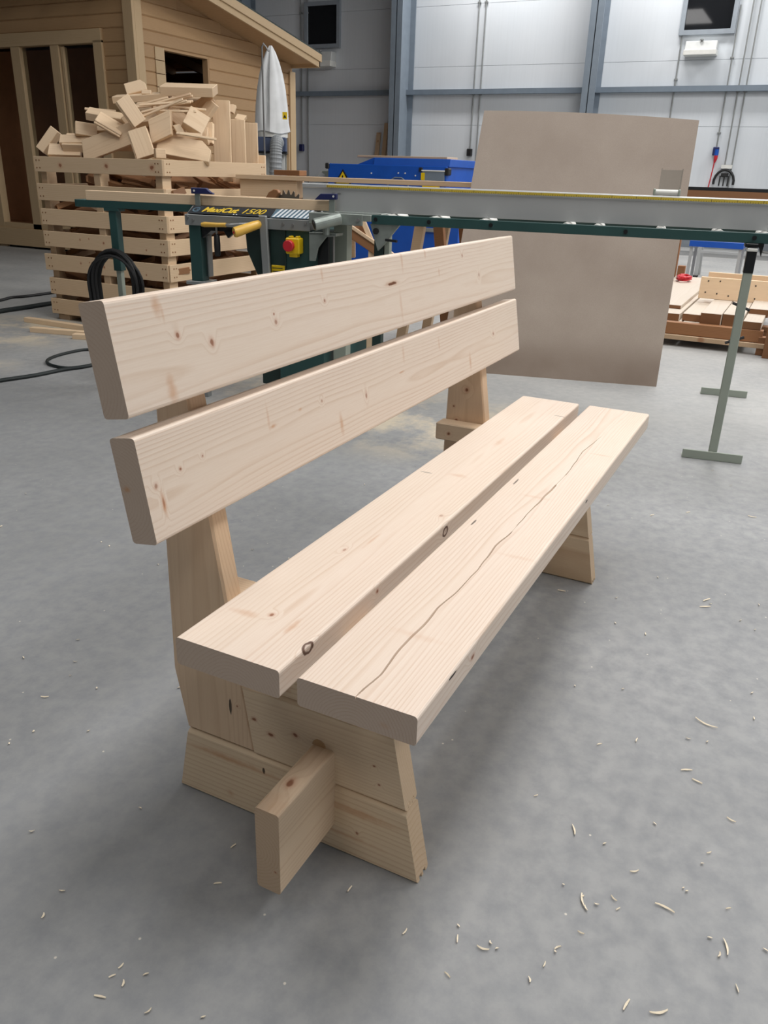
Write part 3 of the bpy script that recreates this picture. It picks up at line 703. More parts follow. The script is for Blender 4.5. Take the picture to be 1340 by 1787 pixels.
# clamped beam and F clamps
cb_ = thing('clamped_beam', 'pale planed beam clamped along the back of the saw', 'beam', M=SM @ T((-3.22, .10, .957)))
MB().box(0, 1.37, 0, .05, 0, .047).build('timber', M['scrap_wood'], cb_, .002)
for (s_, lab, hz) in ((2.555, 'left blue-jawed clamp on the clamped beam', -1), (1.845, 'right blue-jawed clamp on the end of the clamped beam', 1)):
    t = thing('bar_clamp', lab, 'clamp', M=SM @ T((-s_, .085, .95)), group='clamps on the saw')
    MB().box(-.014, .014, -.006, .0, -.02, .062).build('bar', M['zinc'], t, .001)
    if hz < 0: poly = [(-.03, .06), (-.03, .088), (.052, .088), (.075, .070), (.09, .066), (.09, .060)]
    else: poly = [(-.085, .056), (-.075, .066), (-.055, .084), (.025, .086), (.025, .060)]
    MB().prism(poly, -.012, .008, 1).build('jaw', M['navy'], t, .002)
    MB().cyl((-.012 if hz < 0 else .01, -.012, .074), (-.012 if hz < 0 else .01, -.014, .074), .005, 8).build('rivet', M['white'], t)
t = thing('screw_handle', 'black clamp handle hanging under the saw cover', 'clamp handle', M=SM @ T((-2.425, .02, 0)))
MB().cyl((0, 0, .83), (0, 0, .868), .006, 8).build('spindle', M['rod'], t)
MB().tube([(0, 0, .728), (0, 0, .735), (0, 0, .78), (0, 0, .825), (0, 0, .832)], [.010, .014, .016, .014, .008], 12).build('grip', M['black'], t, smooth=True)

# cable coil hung on the left outfeed leg + cables on the floor
pc = SM @ Vector((-3.05, .05, .60))
t = thing('cable_coil', 'coil of black cable hung on the green table leg', 'cable coil', tuple(pc))
for k in range(9):
    ow = .115 + .011 * (k % 5); oh = .145 + .009 * (k % 4)
    pts = []
    for a in range(0, 361, 15):
        ca, sa = math.cos(R(a)), math.sin(R(a))
        base = Vector((-SD.x, -SD.y, 0)) * (ow * ca + .006 * math.sin(k * 2)) + Vector((0, 0, 1)) * ((oh if sa > 0 else .36) * sa - .05)
        pts.append(base - SN * (.006 * k - .02))
    MB().tube(pts, .0085, 7, cap=False).build('cable_loop', M['black'], t, smooth=True)
def fcable(pxs, r, lab, mat='cable_dark'):
    pts = [at(u, v, 2, r) for (u, v) in pxs]
    # smooth
    P = []
    for i in range(len(pts) - 1):
        p0 = pts[max(i - 1, 0)]; p1 = pts[i]; p2 = pts[i + 1]; p3 = pts[min(i + 2, len(pts) - 1)]
        for s in range(6):
            u = s / 6; P.append(0.5 * ((2 * p1) + (-p0 + p2) * u + (2 * p0 - 5 * p1 + 4 * p2 - p3) * u * u + (-p0 + 3 * p1 - 3 * p2 + p3) * u ** 3))
    P.append(pts[-1])
    tag(MB().tube(P, r, 8).build('floor_cable', M[mat], None, smooth=True), lab, 'cable', 'cables lying on the floor')
fcable([(-60, 675), (0, 664), (60, 655), (110, 645), (160, 637), (215, 620)], .011, 'thick black cable running left along the floor from the coil')
fcable([(162, 637), (120, 642), (90, 637), (82, 630), (95, 622), (125, 614), (152, 610), (185, 612)], .009, 'black cable loop on the floor beside the pale laths')
fcable([(-40, 530), (0, 524), (20, 519), (45, 517), (90, 511), (130, 505)], .012, 'thin black cable farther back, running behind the crate', 'black')
fcable([(-40, 552), (0, 543), (40, 537), (84, 530), (130, 524)], .018, 'thick dark green cable in front of the thin one by the crate')

# ================================================================== slatted crate and its scrap
CX, CY = 3.80, 3.256; CW = 1.2
crate = thing('slatted_crate', 'tall slatted pallet crate heaped with wood offcuts', 'crate', (CX, CY, 0))
M['crate_knotty'] = wood('crate_wood_knotty', (216, 190, 158), (182, 146, 110), 'X', 0.010, amt=0.35, knots=[(.94, .022, .045, .022, .02, .020, .85, 'n'), (.50, .022, .05, .024, .02, .020, .85, 'n'), (.09, .022, .05, .026, .02, .024, .95, 'n')], randomise=False)
M['crate_knotty_b'] = wood('crate_wood_small_knots', (216, 190, 158), (182, 146, 110), 'X', 0.009, amt=0.35, knots=[(.60, .022, .05, .013, .02, .012, .8, 'n'), (.83, .022, .06, .010, .02, .010, .7, 'n'), (.20, .022, .03, .008, .02, .008, .8, 'n'), (.74, .022, .07, .007, .02, .007, .8, 'n')], randomise=False)
pl1 = MB().box(0, CW, -.0, .022, 0, .1).build('slat', M['crate_wood'], crate, .002, M=Matrix.Identity(4))
slat_me = pl1.data; bpy.data.objects.remove(pl1)
rows = [(1.168, 1.065), (.985, .870), (.812, .700), (.655, .545), (.490, .372), (.315, .195), (.16, .045)]
for i, (zt_, zb_) in enumerate(rows):
    h = zt_ - zb_
    jit = [random.uniform(-.012, .012) for _ in range(4)]
    S = Matrix.Diagonal((1, 1, h / .1, 1))
    # front-left face (x = CX): runs along y ; front-right face (y = CY): runs along x
    o = inst(slat_me, 'slat', crate, T((0, jit[0] - .0, zb_)) @ rot(rz=90) @ S, .002)
    if i in (0, 3, 4):
        o.material_slots[0].link = 'OBJECT'; o.material_slots[0].material = M['crate_knotty'] if i == 0 else M['crate_knotty_b']
    inst(slat_me, 'slat', crate, T((jit[1], 0, zb_ + random.uniform(-.004, .004))) @ S, .002)
    inst(slat_me, 'slat', crate, T((CW, jit[2], zb_)) @ rot(rz=90) @ S, .002)
    inst(slat_me, 'slat', crate, T((jit[3], CW - .022, zb_)) @ S, .002)
post_me = MB().box(-.045, .045, -.03, .03, 0, 1.165).build('tmp', M['crate_wood'], None)
pm_ = post_me.data; bpy.data.objects.remove(post_me)
for (a, b) in ((.048, .055), (.055, CW - .055), (CW - .09, .055), (CW - .09, CW - .055), (.03, .6)):
    inst(pm_, 'corner_post', crate, T((a - .0, b, .0)), .002)
for j in range(3):
    MB().box(0, CW, 0.05 + j * .5, .15 + j * .5, .0, .04).build('skid_or_gap_shade', M['crate_wood'], crate, .002)
MB().box(.03, CW - .03, .03, CW - .03, .04, .06).build('deck', M['crate_wood'], crate)
nl = MB()
for (zt_, zb_) in rows:
    for (yy) in (.03, .055, CW - .06, CW - .03):
        for q_ in (.25, .75):
            z_ = zb_ + (zt_ - zb_) * q_
            nl.cyl((-.0225, yy, z_), (-.0245, yy, z_), .005, 6); nl.cyl((yy, -.0005, z_), (yy, -.002, z_), .005, 6)
tag(nl.build('nail_heads', M['brown_wood'], crate), kind='stuff')
# inner scrap in the shade-darkened wood, seen through the gaps
def offcut_mesh(l, w_, t_, cut=0, name='offcut', mat='scrap_wood'):
    if cut == 0: mb = MB().box(-l / 2, l / 2, -w_ / 2, w_ / 2, -t_ / 2, t_ / 2)
    elif cut == 1: mb = MB().prism([(-l / 2, -w_ / 2), (l / 2, -w_ / 2), (l / 2, w_ * .1), (l * .3, w_ / 2), (-l / 2, w_ / 2)], -t_ / 2, t_ / 2, 2)
    elif cut == 2: mb = MB().prism([(-l / 2, -w_ / 2), (l / 2 - w_ * .4, -w_ / 2), (l / 2, w_ / 2), (-l / 2 + w_ * .3, w_ / 2)], -t_ / 2, t_ / 2, 2)
    elif cut == 3:   # log profile with a tongue
        mb = MB().prism([(-w_ / 2, -t_ / 2), (w_ / 2, -t_ / 2), (w_ / 2, -t_ * .2), (w_ * .42, -t_ * .2), (w_ * .42, t_ * .2), (w_ / 2, t_ * .2), (w_ / 2, t_ / 2), (-w_ / 2, t_ / 2), (-w_ / 2, t_ * .15), (-w_ * .58, t_ * .15), (-w_ * .58, -t_ * .15), (-w_ / 2, -t_ * .15)], -l / 2, l / 2, 0)
    o = mb.build(name, M[mat]); me = o.data; bpy.data.objects.remove(o); return me
inner = [offcut_mesh(random.uniform(.25, .5), random.uniform(.08, .15), random.uniform(.03, .06), c % 4, mat='crate_shade_wood') for c in range(8)]
n_in = 0
for lay in range(9):
    for k in range(15):
        z = .10 + lay * .115 + random.uniform(-.02, .02)
        side = k % 3
        if side == 0: x, y = random.uniform(.11, .20), random.uniform(.15, CW - .15)
        elif side == 1: x, y = random.uniform(.2, CW - .2), random.uniform(.15, .22)
        else: x, y = random.uniform(.25, CW - .25), random.uniform(.25, CW - .25)
        yaw = (90 if side == 0 else 0 if side == 1 else random.uniform(0, 180)) + random.uniform(-18, 18)
        if side < 2: z = min(z, 1.05)
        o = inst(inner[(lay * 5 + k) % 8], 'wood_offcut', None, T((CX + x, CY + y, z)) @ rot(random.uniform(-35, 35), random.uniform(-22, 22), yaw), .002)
        tag(o, 'shade-toned wood offcut packed inside the slatted crate, seen through its gaps', 'offcut', 'offcuts packed inside the crate'); n_in += 1
# heaped scrap on top, each piece placed where it lies
RH = Vector((RT[0], RT[1], 0)).normalized(); FH = Vector((-RH.y, RH.x, 0))
def heap(u, v, D, L_, W_, T_, phi, tilt, turn, cut=0, lab='', name='wood_offcut', mat='scrap_wood', grp='offcuts heaped on the crate'):
    c = deep(u, v, D)
    B = Matrix.Identity(4)
    for i in range(3):
        B[i][0] = RH[i]; B[i][1] = (0, 0, 1)[i]; B[i][2] = -FH[i]; B[i][3] = c[i]
    mm = B @ rot(rx=0, ry=0, rz=phi) @ rot(rx=tilt) @ rot(ry=turn)
    o = inst(offcut_mesh(L_, W_, T_, cut, name, mat), name, None, mm, .003)
    return tag(o, lab, 'offcut' if name == 'wood_offcut' else 'stick', grp)
H = [
 (330, 157, 5.85, .38, .20, .062, 0, -78, 0, 0, 'wide thick board end lying flat on the very top right of the heap'),
 (238, 156, 5.90, .15, .10, .06, 25, -35, 15, 1, 'notched light chunk at the very top left of the heap'),
 (256, 162, 5.80, .07, .03, .03, 0, -20, 0, 0, 'tiny block beside the notched chunk at the top of the heap'),
 (248, 170, 5.85, .40, .14, .045, 5, -80, 0, 0, 'flat board under the notched chunk near the top'),
 (228, 194, 5.62, .19, .10, .05, -52, -25, 10, 3, 'bright white-faced block leaning at the middle left of the heap'),
 (186, 204, 5.80, .27, .10, .055, -8, -65, 0, 0, 'beam end sticking out left below the thin stick'),
 (192, 218, 5.72, .19, .12, .035, -12, -58, 20, 3, 'small pale block lying flat left of centre'),
 (150, 227, 5.90, .15, .09, .06, 0, -15, 25, 0, 'squarish block under the small pale block at the left'),
 (86, 246, 5.99, .19, .075, .07, 55, -20, 10, 0, 'stubby post end leaning at the far left of the heap'),
 (132, 246, 5.92, .22, .08, .05, 2, -45, 0, 1, 'short board lying beside the leaning stub at the left'),
 (114, 263, 5.94, .24, .10, .03, 0, -40, 0, 0, 'pale flat board resting on the left crate edge'),
 (190, 248, 5.76, .44, .14, .04, 20, -8, 0, 2, 'long grey-tinged plank leaning up to the right across the left side'),
 (248, 251, 5.64, .20, .13, .05, -72, -8, -18, 3, 'grooved log end standing over the front corner of the crate'),
 (282, 222, 5.70, .22, .15, .045, 24, -10, 0, 2, 'broad tilted board in the middle of the heap'),
 (341, 214, 5.75, .15, .14, .09, -24, -30, 12, 0, 'cube-like block near the right middle of the heap'),
 (357, 180, 5.95, .14, .07, .06, 42, -25, 12, 3, 'grooved profile end below the top right board'),
 (364, 192, 5.90, .13, .08, .05, 52, -20, 0, 1, 'pale wedge under the grooved profile end'),
 (364, 234, 5.98, .15, .07, .06, 90, 0, 20, 3, 'upright grooved offcut left of the tall boards'),
 (388, 247, 6.10, .56, .13, .04, 90, 2, 4, 0, 'tallest upright board at the right of the heap'),
 (417, 266, 6.26, .46, .105, .04, 90, 2, 0, 0, 'middle upright board right of the tallest one'),
 (440, 270, 6.42, .46, .095, .04, 90, 2, 0, 0, 'rightmost upright board over the crate edge'),
 (456, 290, 6.50, .16, .07, .05, 90, 0, 0, 0, 'stub showing at the right end of the crate edge'),
 (405, 190, 6.14, .06, .05, .04, 70, 0, 15, 1, 'pale chip perched on the tallest upright board'),
 (420, 207, 6.28, .09, .05, .04, -8, -35, 0, 2, 'pale wedge lying on the middle upright board'),
 (322, 261, 5.78, .38, .16, .05, -8, -35, 0, 1, 'large smooth plank sloping down to the crate front edge'),
 (312, 226, 5.72, .08, .05, .03, -60, -20, 0, 2, 'splintered chip right of the broad tilted board'),
 (279, 268, 5.52, .07, .06, .05, 0, 0, 30, 0, 'small square block on the front corner of the crate'),
 (224, 214, 5.75, .10, .05, .04, -50, -20, 0, 0, 'pale block end below the white-faced block'),
 (280, 193, 5.75, .08, .05, .04, 80, -10, 0, 2, 'small upright chip under the sticks'),
 (310, 205, 5.88, .16, .10, .05, -40, -20, 0, 0, 'shaded block behind the cube-like block'),
 (262, 206, 5.85, .22, .10, .05, 10, -40, 0, 0, 'shaded board behind the broad tilted board'),
 (155, 250, 5.95, .35, .16, .06, 0, -60, 0, 0, 'shaded board under the left side of the heap'),
 (330, 240, 5.95, .30, .20, .06, 10, -60, 0, 0, 'shaded board under the cube-like block'),
 (250, 235, 5.95, .35, .25, .10, 0, -50, 0, 0, 'shaded block at the heart of the heap'),
 (320, 178, 6.00, .25, .12, .05, 0, -70, 0, 0, 'shaded board directly under the top right board'),
 (215, 225, 6.05, .35, .20, .10, 5, -60, 0, 0, 'shaded block behind the long leaning plank'),
 (290, 200, 6.10, .45, .25, .12, 0, -70, 0, 0, 'shaded stack under the sticks'),
]
for h_ in H: heap(*h_)
ST = [(298, 173, 5.75, .30, 14), (290, 180, 5.72, .38, 9), (286, 186, 5.70, .34, 14), (300, 183, 5.74, .28, 6), (280, 190, 5.66, .36, 17), (330, 189, 5.75, .24, -3), (310, 194, 5.70, .26, 2), (175, 192, 5.85, .22, 1), (262, 178, 5.8, .28, 10), (270, 184, 5.78, .30, 7), (345, 238, 5.60, .26, -8), (330, 234, 5.62, .18, -2), (300, 177, 5.78, .32, 11)]
for k, (u, v, D, l, ph) in enumerate(ST):
    lab = 'thin split stick in the bundle on top of the crate heap' if k < 10 else 'thin split stick sticking out of the crate heap'
    if k == 7: lab = 'thin stick pointing left from the heap beside the cabin window'
    if k in (10, 11): lab = 'thin splinter lying below the cube-like block in the heap'
    heap(u, v, D, l, .018, .012, ph, -30, random.uniform(-8, 8), 0, lab, 'wood_stick', 'scrap_wood', 'thin sticks on the crate heap')
# laths on the floor by the crate
for (a, b, w_, h_, lab) in (((42, 562), (150, 578), .05, .035, 'rear pale lath lying on the floor in front of the crate'), ((52, 580), (150, 588), .05, .035, 'front pale lath lying on the floor before the crate'), ((126, 592), (200, 596), .06, .035, 'short block lying on the floor next to the two laths')):
    A = at(*a, 2, 0); B_ = at(*b, 2, 0); d = B_ - A; an = math.degrees(math.atan2(d.y, d.x))
    o = MB().box(0, d.length, 0, w_, 0, h_).build('floor_lath', M['scrap_wood'], None, .002, M=T((A.x, A.y, 0)) @ rot(rz=an))
    tag(o, lab, 'lath', 'pale laths on the floor by the crate')

# ================================================================== fibreboard sheet
bl0 = at(765, 645, 2, 0); br0 = at(1145, 675, 2, 0)
tl0 = at(845, 193, 0, 4.35); tr0 = at(1220, 210, 0, 4.62); tm0 = at(1015, 193, 0, 4.50)
sh = MB(); NX = 48; secs = []
nrm = (br0 - bl0).cross(tl0 - bl0).normalized()
if nrm.x > 0: nrm = -nrm
for i in range(NX + 1):
    u = i / NX
    b_ = bl0.lerp(br0, u); t_ = tl0.lerp(tr0, u); bow = 4 * u * (1 - u)
    t_ = t_ + Vector((0, 0, .03 * bow)) - nrm * (.05 * bow)
    secs.append([tuple(b_), tuple(t_), tuple(t_ - nrm * .012), tuple(b_ - nrm * .012)])
org = Vector(bl0)
sh.loft([[tuple(Vector(p) - org) for p in s] for s in secs])
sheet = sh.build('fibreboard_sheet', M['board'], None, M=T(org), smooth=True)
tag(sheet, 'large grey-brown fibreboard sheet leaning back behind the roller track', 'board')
pb = thing('sheet_prop', 'timber trestle hidden behind the leaning fibreboard sheet', 'trestle', (4.75, .55, 0))
MB().box(-.05, .05, -.35, .35, .9, 1.0).build('top_bar', M['brown_wood'], pb)
for yy in (-.3, .26): MB().prism([(-.05, .95), (.05, .95), (.22, 0), (.14, 0)], yy, yy + .05, 1).build('leg', M['brown_wood'], pb)
for yy in (-.3, .26): MB().prism([(-.05, .95), (.05, .95), (-.14, 0), (-.22, 0)], yy, yy + .05, 1).build('leg', M['brown_wood'], pb) if False else None

# ================================================================== beams on sawhorses behind the saw
def xb(name, x, y0, y1, z0, z1, dx, mat, lab, cat, grp=None):
    o = MB().box(0, dx, 0, y1 - y0, 0, z1 - z0).build(name, M[mat], None, .003, M=T((x, y0, z0))); return tag(o, lab, cat, grp)
b = MB().box(0, 1.85, 0, .10, 0, .032).build('long_beam', M['far_wood'], None, .003, M=T((4.62, 1.32, 1.058)) @ rot(rz=91.5)); tag(b, 'long thin pale beam lying behind the fence', 'beam')
b = MB().box(0, .50, 0, .10, 0, .115).build('thick_beam', M['far_wood'], None, .003, M=T((4.60, 2.65, .942)) @ rot(rz=90)); tag(b, 'thick pale beam end behind the saw blade', 'beam')
xb('brown_block', 4.52, 2.64, 2.86, 1.092, 1.128, .1, 'brown_wood', 'reddish brown block on the beam left of the blue machine', 'block')
def sawhorse(x, y, lab):
    t = thing('sawhorse', lab, 'sawhorse', (x, y, 0), 'wooden sawhorses behind the saw')
    MB().box(-.3, .3, -.04, .04, .88, .94).build('top_rail', M['brown_wood'], t, .003)
    for sx_ in (-.22, .22):
        for sg in (-1, 1):
            MB().prism([(sg * .02, .90), (sg * .09, .90), (sg * .22, 0), (sg * .15, 0)], sx_ - .02, sx_ + .02, 0).build('leg', M['brown_wood' if sg < 0 else 'far_wood'], t, .002)
        MB().prism([(-.20, .33), (.20, .33), (.18, .40), (-.18, .40)], sx_ + .02, sx_ + .035, 0).build('brace', M['far_wood'], t)
sawhorse(4.66, 2.68, 'wooden sawhorse behind the saw body')
sawhorse(4.62, 1.55, 'wooden sawhorse behind the fibreboard edge')
# diagonal brown prop and pale post seen left of the rail leg
P1 = deep(600, 398, 5.0); P2 = deep(660, 438, 5.0)
t = thing('timber_trestle', 'brown and pale timber trestle in front of the blue machine', 'trestle', (P1.x, P1.y, 0))
def bar(a, b, w_, d_, mat, name, parent):
    a = Vector(a); b = Vector(b); dirv = (b - a); l = dirv.length; dirv.normalize()
    s1 = dirv.cross(FH).normalized(); mm = Matrix.Identity(4)
    s2 = s1.cross(dirv)
    for i in range(3): mm[i][0] = dirv[i]; mm[i][1] = s1[i]; mm[i][2] = s2[i]; mm[i][3] = a[i] - parent.location[i]
    return MB().box(0, l, -w_ / 2, w_ / 2, -d_ / 2, d_ / 2).build(name, M[mat], parent, .002, M=mm)
pe = deep(592, 392, 5.0); pg = deep(720, 478, 5.0)
bar(pe, pg, .06, .05, 'brown_wood', 'diagonal', t)
bar(pe + Vector((0, 0, .035)), pg + Vector((0, 0, .035)), .02, .06, 'far_wood', 'cap_strip', t)
bar(deep(622, 384, 5.08), deep(640, 424, 5.08), .05, .05, 'brown_wood', 'strut', t)
bar(deep(632, 382, 5.0), deep(650, 425, 5.0), .03, .06, 'far_wood', 'upright', t)
bar(deep(600, 432, 5.2), deep(620, 432, 5.2), .12, .08, 'far_wood', 'cross_block', t)
gnd = deep(650, 425, 5.0); bar((gnd.x, gnd.y, 0), (gnd.x, gnd.y, gnd.z), .05, .05, 'far_wood', 'upright', t)
gnd = deep(600, 398, 5.05); bar((gnd.x, gnd.y, 0), (gnd.x, gnd.y, gnd.z), .05, .05, 'far_wood', 'upright', t)

# ================================================================== blue machine
bm_ = thing('blue_machine', 'bright blue woodworking machine with warning triangle behind the fence', 'machine', (7.5, 2.7, 0))
def BB(y0, y1, z0, z1, x0, x1, name, mat, bevel=.006): return MB().box(x0, x1, y0 - 2.7, y1 - 2.7, z0, z1).build(name, M[mat], bm_, bevel)
BB(2.75, 4.16, .95, 1.205, 0, .9, 'upper_hood', 'blue')
MB().prism([(.02, 1.20), (.04, 1.275), (.9, 1.275), (.9, 1.20)][::-1], 0, 1, 1).build('hood_top', M['blue'], bm_, .004, M=Matrix(((1, 0, 0, 0), (0, .88, 0, .03), (0, 0, 1, 0), (0, 0, 0, 1))))
MB().prism([(.91, 1.205), (.91, 1.275), (1.11, 1.205)], .04, .9, 0).build('hood_ramp', M['blue'], bm_)
BB(2.6, 3.92, .12, .95, .05, .85, 'lower_body', 'blue')
BB(2.55, 4.2, .0, .12, .1, .8, 'plinth', 'black_metal')
BB(4.14, 4.19, 1.15, 1.21, -.02, .06, 'corner_cap', 'black', .01); BB(2.72, 2.77, 1.12, 1.19, -.02, .06, 'corner_cap', 'black', .01); BB(3.02, 3.06, 1.15, 1.19, -.02, .02, 'catch', 'black')
tri = MB().prism([(3.86 - 2.7, 1.0), (4.08 - 2.7, 1.0), (3.97 - 2.7, 1.15)], -.006, 0, 0); tri.build('warning_triangle', M['ink'], bm_)
MB().prism([(3.89 - 2.7, 1.008), (4.05 - 2.7, 1.008), (3.97 - 2.7, 1.125)], -.009, -.006, 0).build('warning_triangle_face', M['yellow'], bm_)
MB().prism([(3.955 - 2.7, 1.03), (3.985 - 2.7, 1.03), (3.975 - 2.7, 1.09), (3.965 - 2.7, 1.09)], -.011, -.009, 0).build('warning_mark', M['ink'], bm_)
hexp = [(3.30 + .13 * math.cos(R(a)) - 2.7, .98 + .11 * math.sin(R(a))) for a in range(0, 181, 36)]
hx = MB()
for i in range(5): hx.tube([(-.004, *hexp[i]), (-.004, *hexp[i + 1])], .007, 5)
hx.build('emblem_outline', M['steel_blue'], bm_)
BB(2.77, 3.02, 1.02, 1.165, -.012, 0, 'clear_guard', 'steel_blue', .002); BB(2.765, 3.03, 1.155, 1.168, -.02, 0, 'guard_edge', 'white', .002)
BB(2.99, 3.03, 1.07, 1.14, -.018, 0, 'sticker', 'yellow', 0); BB(2.94, 3.01, 1.0, 1.06, -.018, 0, 'sticker', 'yellow', 0); BB(2.82, 3.01, 1.0, 1.025, -.02, 0, 'sticker', 'yellow', 0)
BB(3.36, 3.40, .52, .60, .02, .06, 'latch', 'white'); BB(3.44, 3.50, .56, .60, .02, .06, 'latch', 'white'); BB(2.75, 2.98, .56, .60, .02, .06, 'handle', 'grey_metal')
for (y_, z_) in ((3.62, 1.12), (3.3, 1.13), (3.22, 1.13), (3.10, 1.11), (3.44, 1.03), (3.2, 1.03)): MB().cyl((0, y_ - 2.7, z_), (-.006, y_ - 2.7, z_), .008, 6).build('bolt', M['white'], bm_)
MB().tube([(.2, 1.40, 1.02), (.2, 1.5, 1.08), (.15, 1.6, 1.06), (.12, 1.68, .98), (.12, 1.72, .7), (.12, 1.72, .1)], .07, 14).build('duct', M['hose'], bm_, smooth=True)
BB(4.10 + .06, 4.30, 1.03, 1.13, .1, .3, 'duct_collar', 'zinc')
xb('cover_plank', 7.8, 2.88, 3.96, 1.276, 1.30, .3, 'far_wood', 'long pale plank lying on top of the blue machine', 'plank')
ps = thing('clear_screen', 'milky clear plastic screen right of the blue machine', 'screen', (8.8, 2.4, 0))
MB().box(0, .01, -.15, .50, .2, 1.26).build('sheet', M['milky'], ps); MB().box(-.2, .2, -.12, -.08, 0, .2).build('foot', M['grey_metal'], ps); MB().box(-.2, .2, .40, .44, 0, .2).build('foot', M['grey_metal'], ps)

# ================================================================== dust collector
DX = 7.4
dc = thing('dust_collector', 'dust extractor with a white cloth bag in front of the cabin', 'dust collector', M=T((DX, 4.81, 0)) @ rot(rz=27))
secs = []
for (z, r, sq) in ((1.49, .182, .6), (1.50, .196, 1), (1.53, .19, 1), (1.60, .185, 1), (1.75, .175, .9), (1.92, .155, .9), (2.06, .128, .9), (2.18, .092, .9), (2.27, .055, .8), (2.335, .016, .5)):
    ring_ = []
    for k in range(48):
        a = 2 * math.pi * k / 48
        f = 1 + .05 * math.sin(a * 6 + 1) * sq + .03 * math.sin(a * 11 + z * 3)
        da = (a - math.pi + .25 + math.pi) % (2 * math.pi) - math.pi      # deep fold facing the workshop
        f -= .50 * math.exp(-(da / .17) ** 2) * min(1, max(0, (z - 1.5) / .5)) * sq
        if z < 1.56: f += .04 * math.sin(a * 7)
        ring_.append((r * f * math.cos(a), r * f * math.sin(a), z + (.014 * math.sin(3 * a) if z < 1.55 else 0)))
    secs.append(ring_)
MB().loft(secs).build('filter_bag', M['bag'], dc, smooth=True)
MB().cyl((0, 0, 1.45), (0, 0, 1.50), .175, 28).build('drum', M['white'], dc)
MB().box(-.165, .165, -.165, .165, 1.30, 1.45).build('housing', M['blue_grey'], dc, .01)
MB().box(-.17, .17, -.17, .17, 1.285, 1.302).build('housing_rim', M['black_metal'], dc)
MB().cyl((0, 0, .05), (0, 0, 1.285), .15, 28).build('waste_bag', M['clear'], dc, smooth=True)
MB().cyl((0, 0, .0), (0, 0, .06), .2, 28).build('base', M['blue_grey'], dc)
MB().box(-.10, .10, -.14, .14, .05, 1.285).build('back_panel', M['heater'], dc)
MB().box(-.03, .03, -.185, -.155, 0, 1.50).build('corner_strut', M['cabin_trim'], dc)
ctl = [(-.12, -.075, 1.38), (-.24, -.075, 1.40), (-.30, -.075, 1.36), (-.315, -.07, 1.28), (-.315, -.06, 1.1), (-.31, -.05, .9), (-.30, -.05, .6), (-.3, -.05, .1)]
P = []
for i in range(len(ctl) - 1):
    p0, p1, p2, p3 = [Vector(ctl[min(max(q_, 0), len(ctl) - 1)]) for q_ in (i - 1, i, i + 1, i + 2)]
    for k in range(12):
        u = k / 12; P.append(0.5 * ((2 * p1) + (-p0 + p2) * u + (2 * p0 - 5 * p1 + 4 * p2 - p3) * u * u + (-p0 + 3 * p1 - 3 * p2 + p3) * u ** 3))
MB().tube(P, [.064 + (.006 if i % 3 == 0 else 0) for i in range(len(P))], 16).build('hose', M['hose'], dc)
tr_ = thing('hanging_rod', 'thin steel rod with a hook standing left of the white bag', 'rod', tuple(Vector((DX - .45, 4.6, 0))))
q0 = at(457, 82, 0, DX - .45); q1 = at(463, 312, 0, DX - .45)
MB().tube([(0, q1.y - 4.6, 0), (0, q1.y - 4.6, 1.0), (0, q0.y - 4.6, q0.z), (0, q0.y - 4.62, q0.z + .03), (0, q0.y - 4.65, q0.z), (0, q0.y - 4.68, q0.z - .04)], .009, 8).build('rod_body', M['rod'], tr_, smooth=True)
t = tag(MB().box(-.004, 0, -.025, .025, -.035, .035).build('warning_sign', M['yellow'], None, M=T(at(497, 202, 0, 7.19)) @ rot(rz=27)), 'small yellow warning sign at the right edge of the white dust bag', 'sign')
MB().prism([(-.016, -.02), (.016, -.02), (0, .012)], -.006, -.004, 0).build('pictogram', M['ink'], t)

# ================================================================== log cabin
CBX, CBY = 7.6, 6.875; LH = .1475; XE = 11.05; YE = 13.0
cab = thing('log_cabin', 'pale log cabin with a lean-to roof and dark openings', 'cabin', (CBX, CBY, 0))
lg = {}
def cabin_log(x0, x1, y0, y1, z0, axis, h=LH):
    key = (axis, round((x1 - x0) if axis == 'x' else (y1 - y0), 3))
    if key not in lg:
        l = key[1]; c = .012
        prof = [(0, c), (0, h - c), (c, h - .001), (.07, h - .001), (.07, .0), (c, 0)]
        # local: x along the log, outer face at local y = 0
        o = MB().prism(prof, 0, l, 0).build('log', M['cabin_wood']); lg[key] = o.data; bpy.data.objects.remove(o)
    if axis == 'x': mm = T((x0 - CBX, y0 - CBY, z0))
    else: mm = T((x0 - CBX, y1 - CBY, z0)) @ rot(rz=-90)
    inst(lg[key], 'log', cab, mm)
def roofz(x): return 3.14 - .170 * (x - 7.6)     # underside of the roof
ZB = .26
nrow = 20
for i in range(nrow):
    z = ZB + i * LH
    # front wall (x = CBX), outer face towards -x
    if z + LH < roofz(CBX) + .08:
        if z < 2.46: cabin_log(CBX, 0, CBY, 7.40, z, 'y')
        else: cabin_log(CBX, 0, CBY, YE, z, 'y')
    # side wall (y = CBY): clipped by the roof slope
    xmax = XE if z + LH < roofz(XE) else CBX + (3.14 - z - LH + .06) / .17
    xmax = min(XE, xmax)
    if xmax > CBX + .2:
        if 1.88 - .07 < z < 2.46 - .02:
            cabin_log(CBX, 8.11, CBY, 0, z, 'x')
            if xmax > 9.05: cabin_log(9.0, xmax, CBY, 0, z, 'x')
        else: cabin_log(CBX, xmax, CBY, 0, z, 'x')
